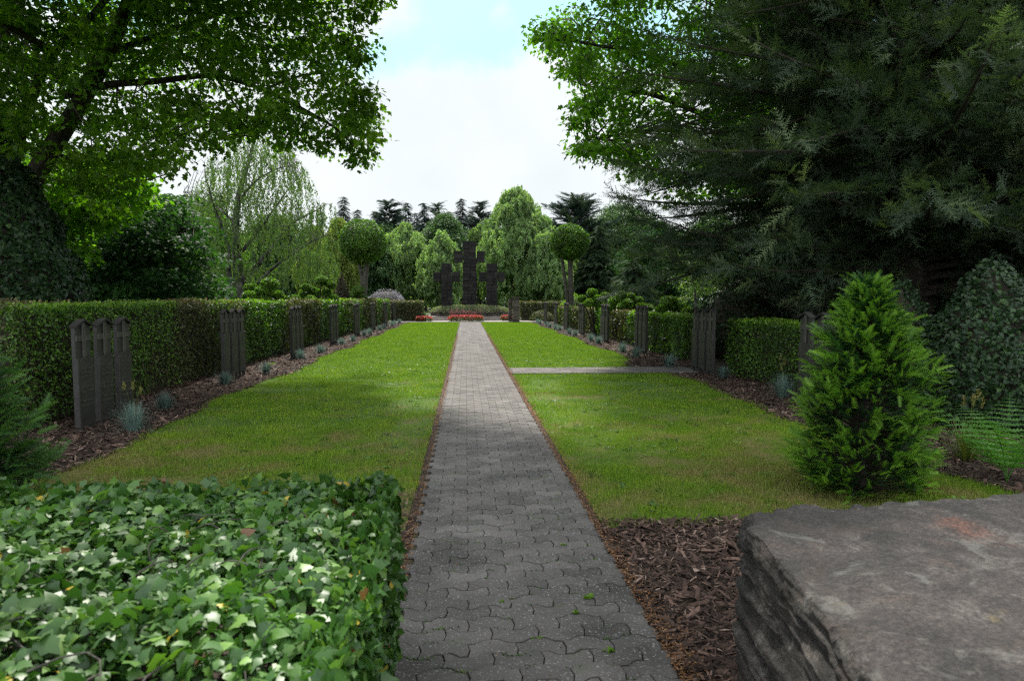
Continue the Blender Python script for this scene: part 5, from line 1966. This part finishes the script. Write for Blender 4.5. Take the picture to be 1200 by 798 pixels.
# lime bush below the right topiary, smoke-grey bush beyond the left hedge
clipped_cone('lime_bush', (P(672, 350, 38)[0], 38.2, 0), 1.75, egg(.95), 4000, .10, [M['lime'], M['twig']], LEAF, 'yellow green leafy bush at the foot of the right ball topiary', bumpy=.25, spread=1.5)
clipped_cone('smoke_bush', (P(452, 350, 50)[0], 50.0, 0), 2.15, lambda u: float(1.75 * math.sqrt(max(0.0004, 1 - u ** 2.2))), 6500, .11, [M['lilac'], M['twig']], LEAF, 'pale lilac grey rounded bush behind the end of the left hedge', bumpy=.22, spread=1.6)
clipped_cone('low_shrub', (P(632, 350, 44)[0] + .25, 44.6, 0), .75, egg(.8), 2600, .09, [M['hedge_brown'], M['twig']], LEAF_ROUND, 'low brownish shrub between the stone pillar and right hedge', bumpy=.25)
clipped_cone('low_shrub', (P(490, 350, 46)[0], 46.2, 0), 1.45, egg(.45), 1800, .09, [M['box'], M['twig']], LEAF_ROUND, 'narrow green shrub at the right end of the brownish cross hedge', bumpy=.15)

# dark wood closing the view far behind
mb = MB()
n = 7500
x = rng.uniform(-130, 130, n)
y = rng.uniform(98, 118, n)
hmax = 9.5 + 4 * fbm(np.stack([x * .06, y * 0, y * 0], -1), 3, 77)
z = hmax * rng.uniform(0, 1, n) ** np.where(rng.uniform(0, 1, n) < .4, 3.0, .8)
leaf_clumps(mb, np.stack([x, y, z], -1), 26, 1.5, .62, LEAF, .7, .3)
tag(mb.build('far_wood', M['broad']), 'dark wood closing the view far behind the memorial', kind='stuff')

# ------------------------------------------------------------------ light
SUN_EL, SUN_AZ = math.radians(56), math.radians(-8)      # azimuth from +Y towards +X
w = bpy.data.worlds.new('World')
scene.world = w
w.use_nodes = True
nt = w.node_tree
nt.nodes.clear()
out = nt.nodes.new('ShaderNodeOutputWorld')
bg = nt.nodes.new('ShaderNodeBackground')
bg.inputs['Strength'].default_value = .10
sky = nt.nodes.new('ShaderNodeTexSky')
sky.sky_type = 'NISHITA'
sky.sun_disc = False
sky.sun_elevation = SUN_EL
sky.sun_rotation = SUN_AZ
sky.air_density = 1.0
sky.dust_density = 1.5
sky.ozone_density = 1.0
tc = nt.nodes.new('ShaderNodeTexCoord')
sp = nt.nodes.new('ShaderNodeSeparateXYZ')
nt.links.new(tc.outputs['Generated'], sp.inputs[0])
nz = nt.nodes.new('ShaderNodeTexNoise')
nz.inputs['Scale'].default_value = 3.4
nz.inputs['Detail'].default_value = 9
nz.inputs['Roughness'].default_value = .58
nt.links.new(tc.outputs['Generated'], nz.inputs['Vector'])
# cumulus bank: full near the horizon, ragged top edge, loose cloud overhead
def M2(op, x, y):
    n = N_(nt, 'ShaderNodeMath', operation=op)
    for i, q in enumerate((x, y)):
        if hasattr(q, 'links'):
            nt.links.new(q, n.inputs[i])
        else:
            n.inputs[i].default_value = q
    return n.outputs[0]
e1 = M2('ADD', M2('MULTIPLY', M2('SUBTRACT', .325, sp.outputs['Z']), 7.0), M2('MULTIPLY', M2('SUBTRACT', nz.outputs['Fac'], .5), 1.5))
nz2 = nt.nodes.new('ShaderNodeTexNoise')
nz2.inputs['Scale'].default_value = 2.1
nz2.inputs['Detail'].default_value = 8
nt.links.new(tc.outputs['Generated'], nz2.inputs['Vector'])
e2 = M2('ADD', M2('MULTIPLY', M2('SUBTRACT', nz2.outputs['Fac'], .48), 4.0), M2('MULTIPLY', M2('SUBTRACT', sp.outputs['Z'], .46), 3.0))
cm = N_(nt, 'ShaderNodeMapRange', interpolation_type='SMOOTHSTEP')
cm.inputs['From Min'].default_value = -.08
cm.inputs['From Max'].default_value = .14
nt.links.new(M2('MAXIMUM', e1, e2), cm.inputs['Value'])
thin = N_(nt, 'ShaderNodeMapRange')
thin.inputs['To Min'].default_value = .22
thin.inputs['To Max'].default_value = 1.0
nt.links.new(cm.outputs['Result'], thin.inputs['Value'])
skyc = mixc(nt, 1.0, sky.outputs['Color'], (.75, 1.15, 1.0), 'MULTIPLY')
# unseen clouds behind the camera are brightened to fill camera-facing surfaces
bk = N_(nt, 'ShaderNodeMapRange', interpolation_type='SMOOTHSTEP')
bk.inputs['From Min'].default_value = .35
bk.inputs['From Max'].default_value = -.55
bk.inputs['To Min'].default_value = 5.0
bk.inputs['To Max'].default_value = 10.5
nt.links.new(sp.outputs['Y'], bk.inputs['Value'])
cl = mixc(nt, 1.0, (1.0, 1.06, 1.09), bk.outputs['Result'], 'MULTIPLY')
cl = mixc(nt, 1.0, cl, ramp(nt, nz.outputs['Fac'], [(.35, (.965, .975, .985)), (.6, (1.07, 1.06, 1.05))]), 'MULTIPLY')
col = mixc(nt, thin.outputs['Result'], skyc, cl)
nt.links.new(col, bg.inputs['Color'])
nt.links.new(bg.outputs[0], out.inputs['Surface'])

sd = bpy.data.lights.new('sun', 'SUN')
sd.energy = 4.2
sd.angle = math.radians(4.0)
sd.color = (1.0, .95, .86)
so = bpy.data.objects.new('sun', sd)
COL.objects.link(so)
dirv = Vector((math.sin(SUN_AZ) * math.cos(SUN_EL), math.cos(SUN_AZ) * math.cos(SUN_EL), math.sin(SUN_EL)))
so.rotation_euler = dirv.to_track_quat('Z', 'Y').to_euler()
so.location = (0, 60, 80)

# ------------------------------------------------------------------ render settings
scene.render.engine = 'CYCLES'
scene.cycles.use_denoising = False
scene.cycles.pixel_filter_type = 'BLACKMAN_HARRIS'
scene.cycles.filter_width = 1.3
scene.cycles.max_bounces = 6
scene.cycles.diffuse_bounces = 4
scene.cycles.glossy_bounces = 2
scene.cycles.transmission_bounces = 4
scene.cycles.caustics_reflective = False
scene.cycles.caustics_refractive = False
scene.cycles.sample_clamp_indirect = 6
scene.view_settings.view_transform = 'Standard'
scene.view_settings.look = 'None'
scene.view_settings.gamma = 1
scene.view_settings.exposure = 0.88
scene.view_settings.use_curve_mapping = False
print('tris total', sum(len(m.polygons) for m in bpy.data.meshes))
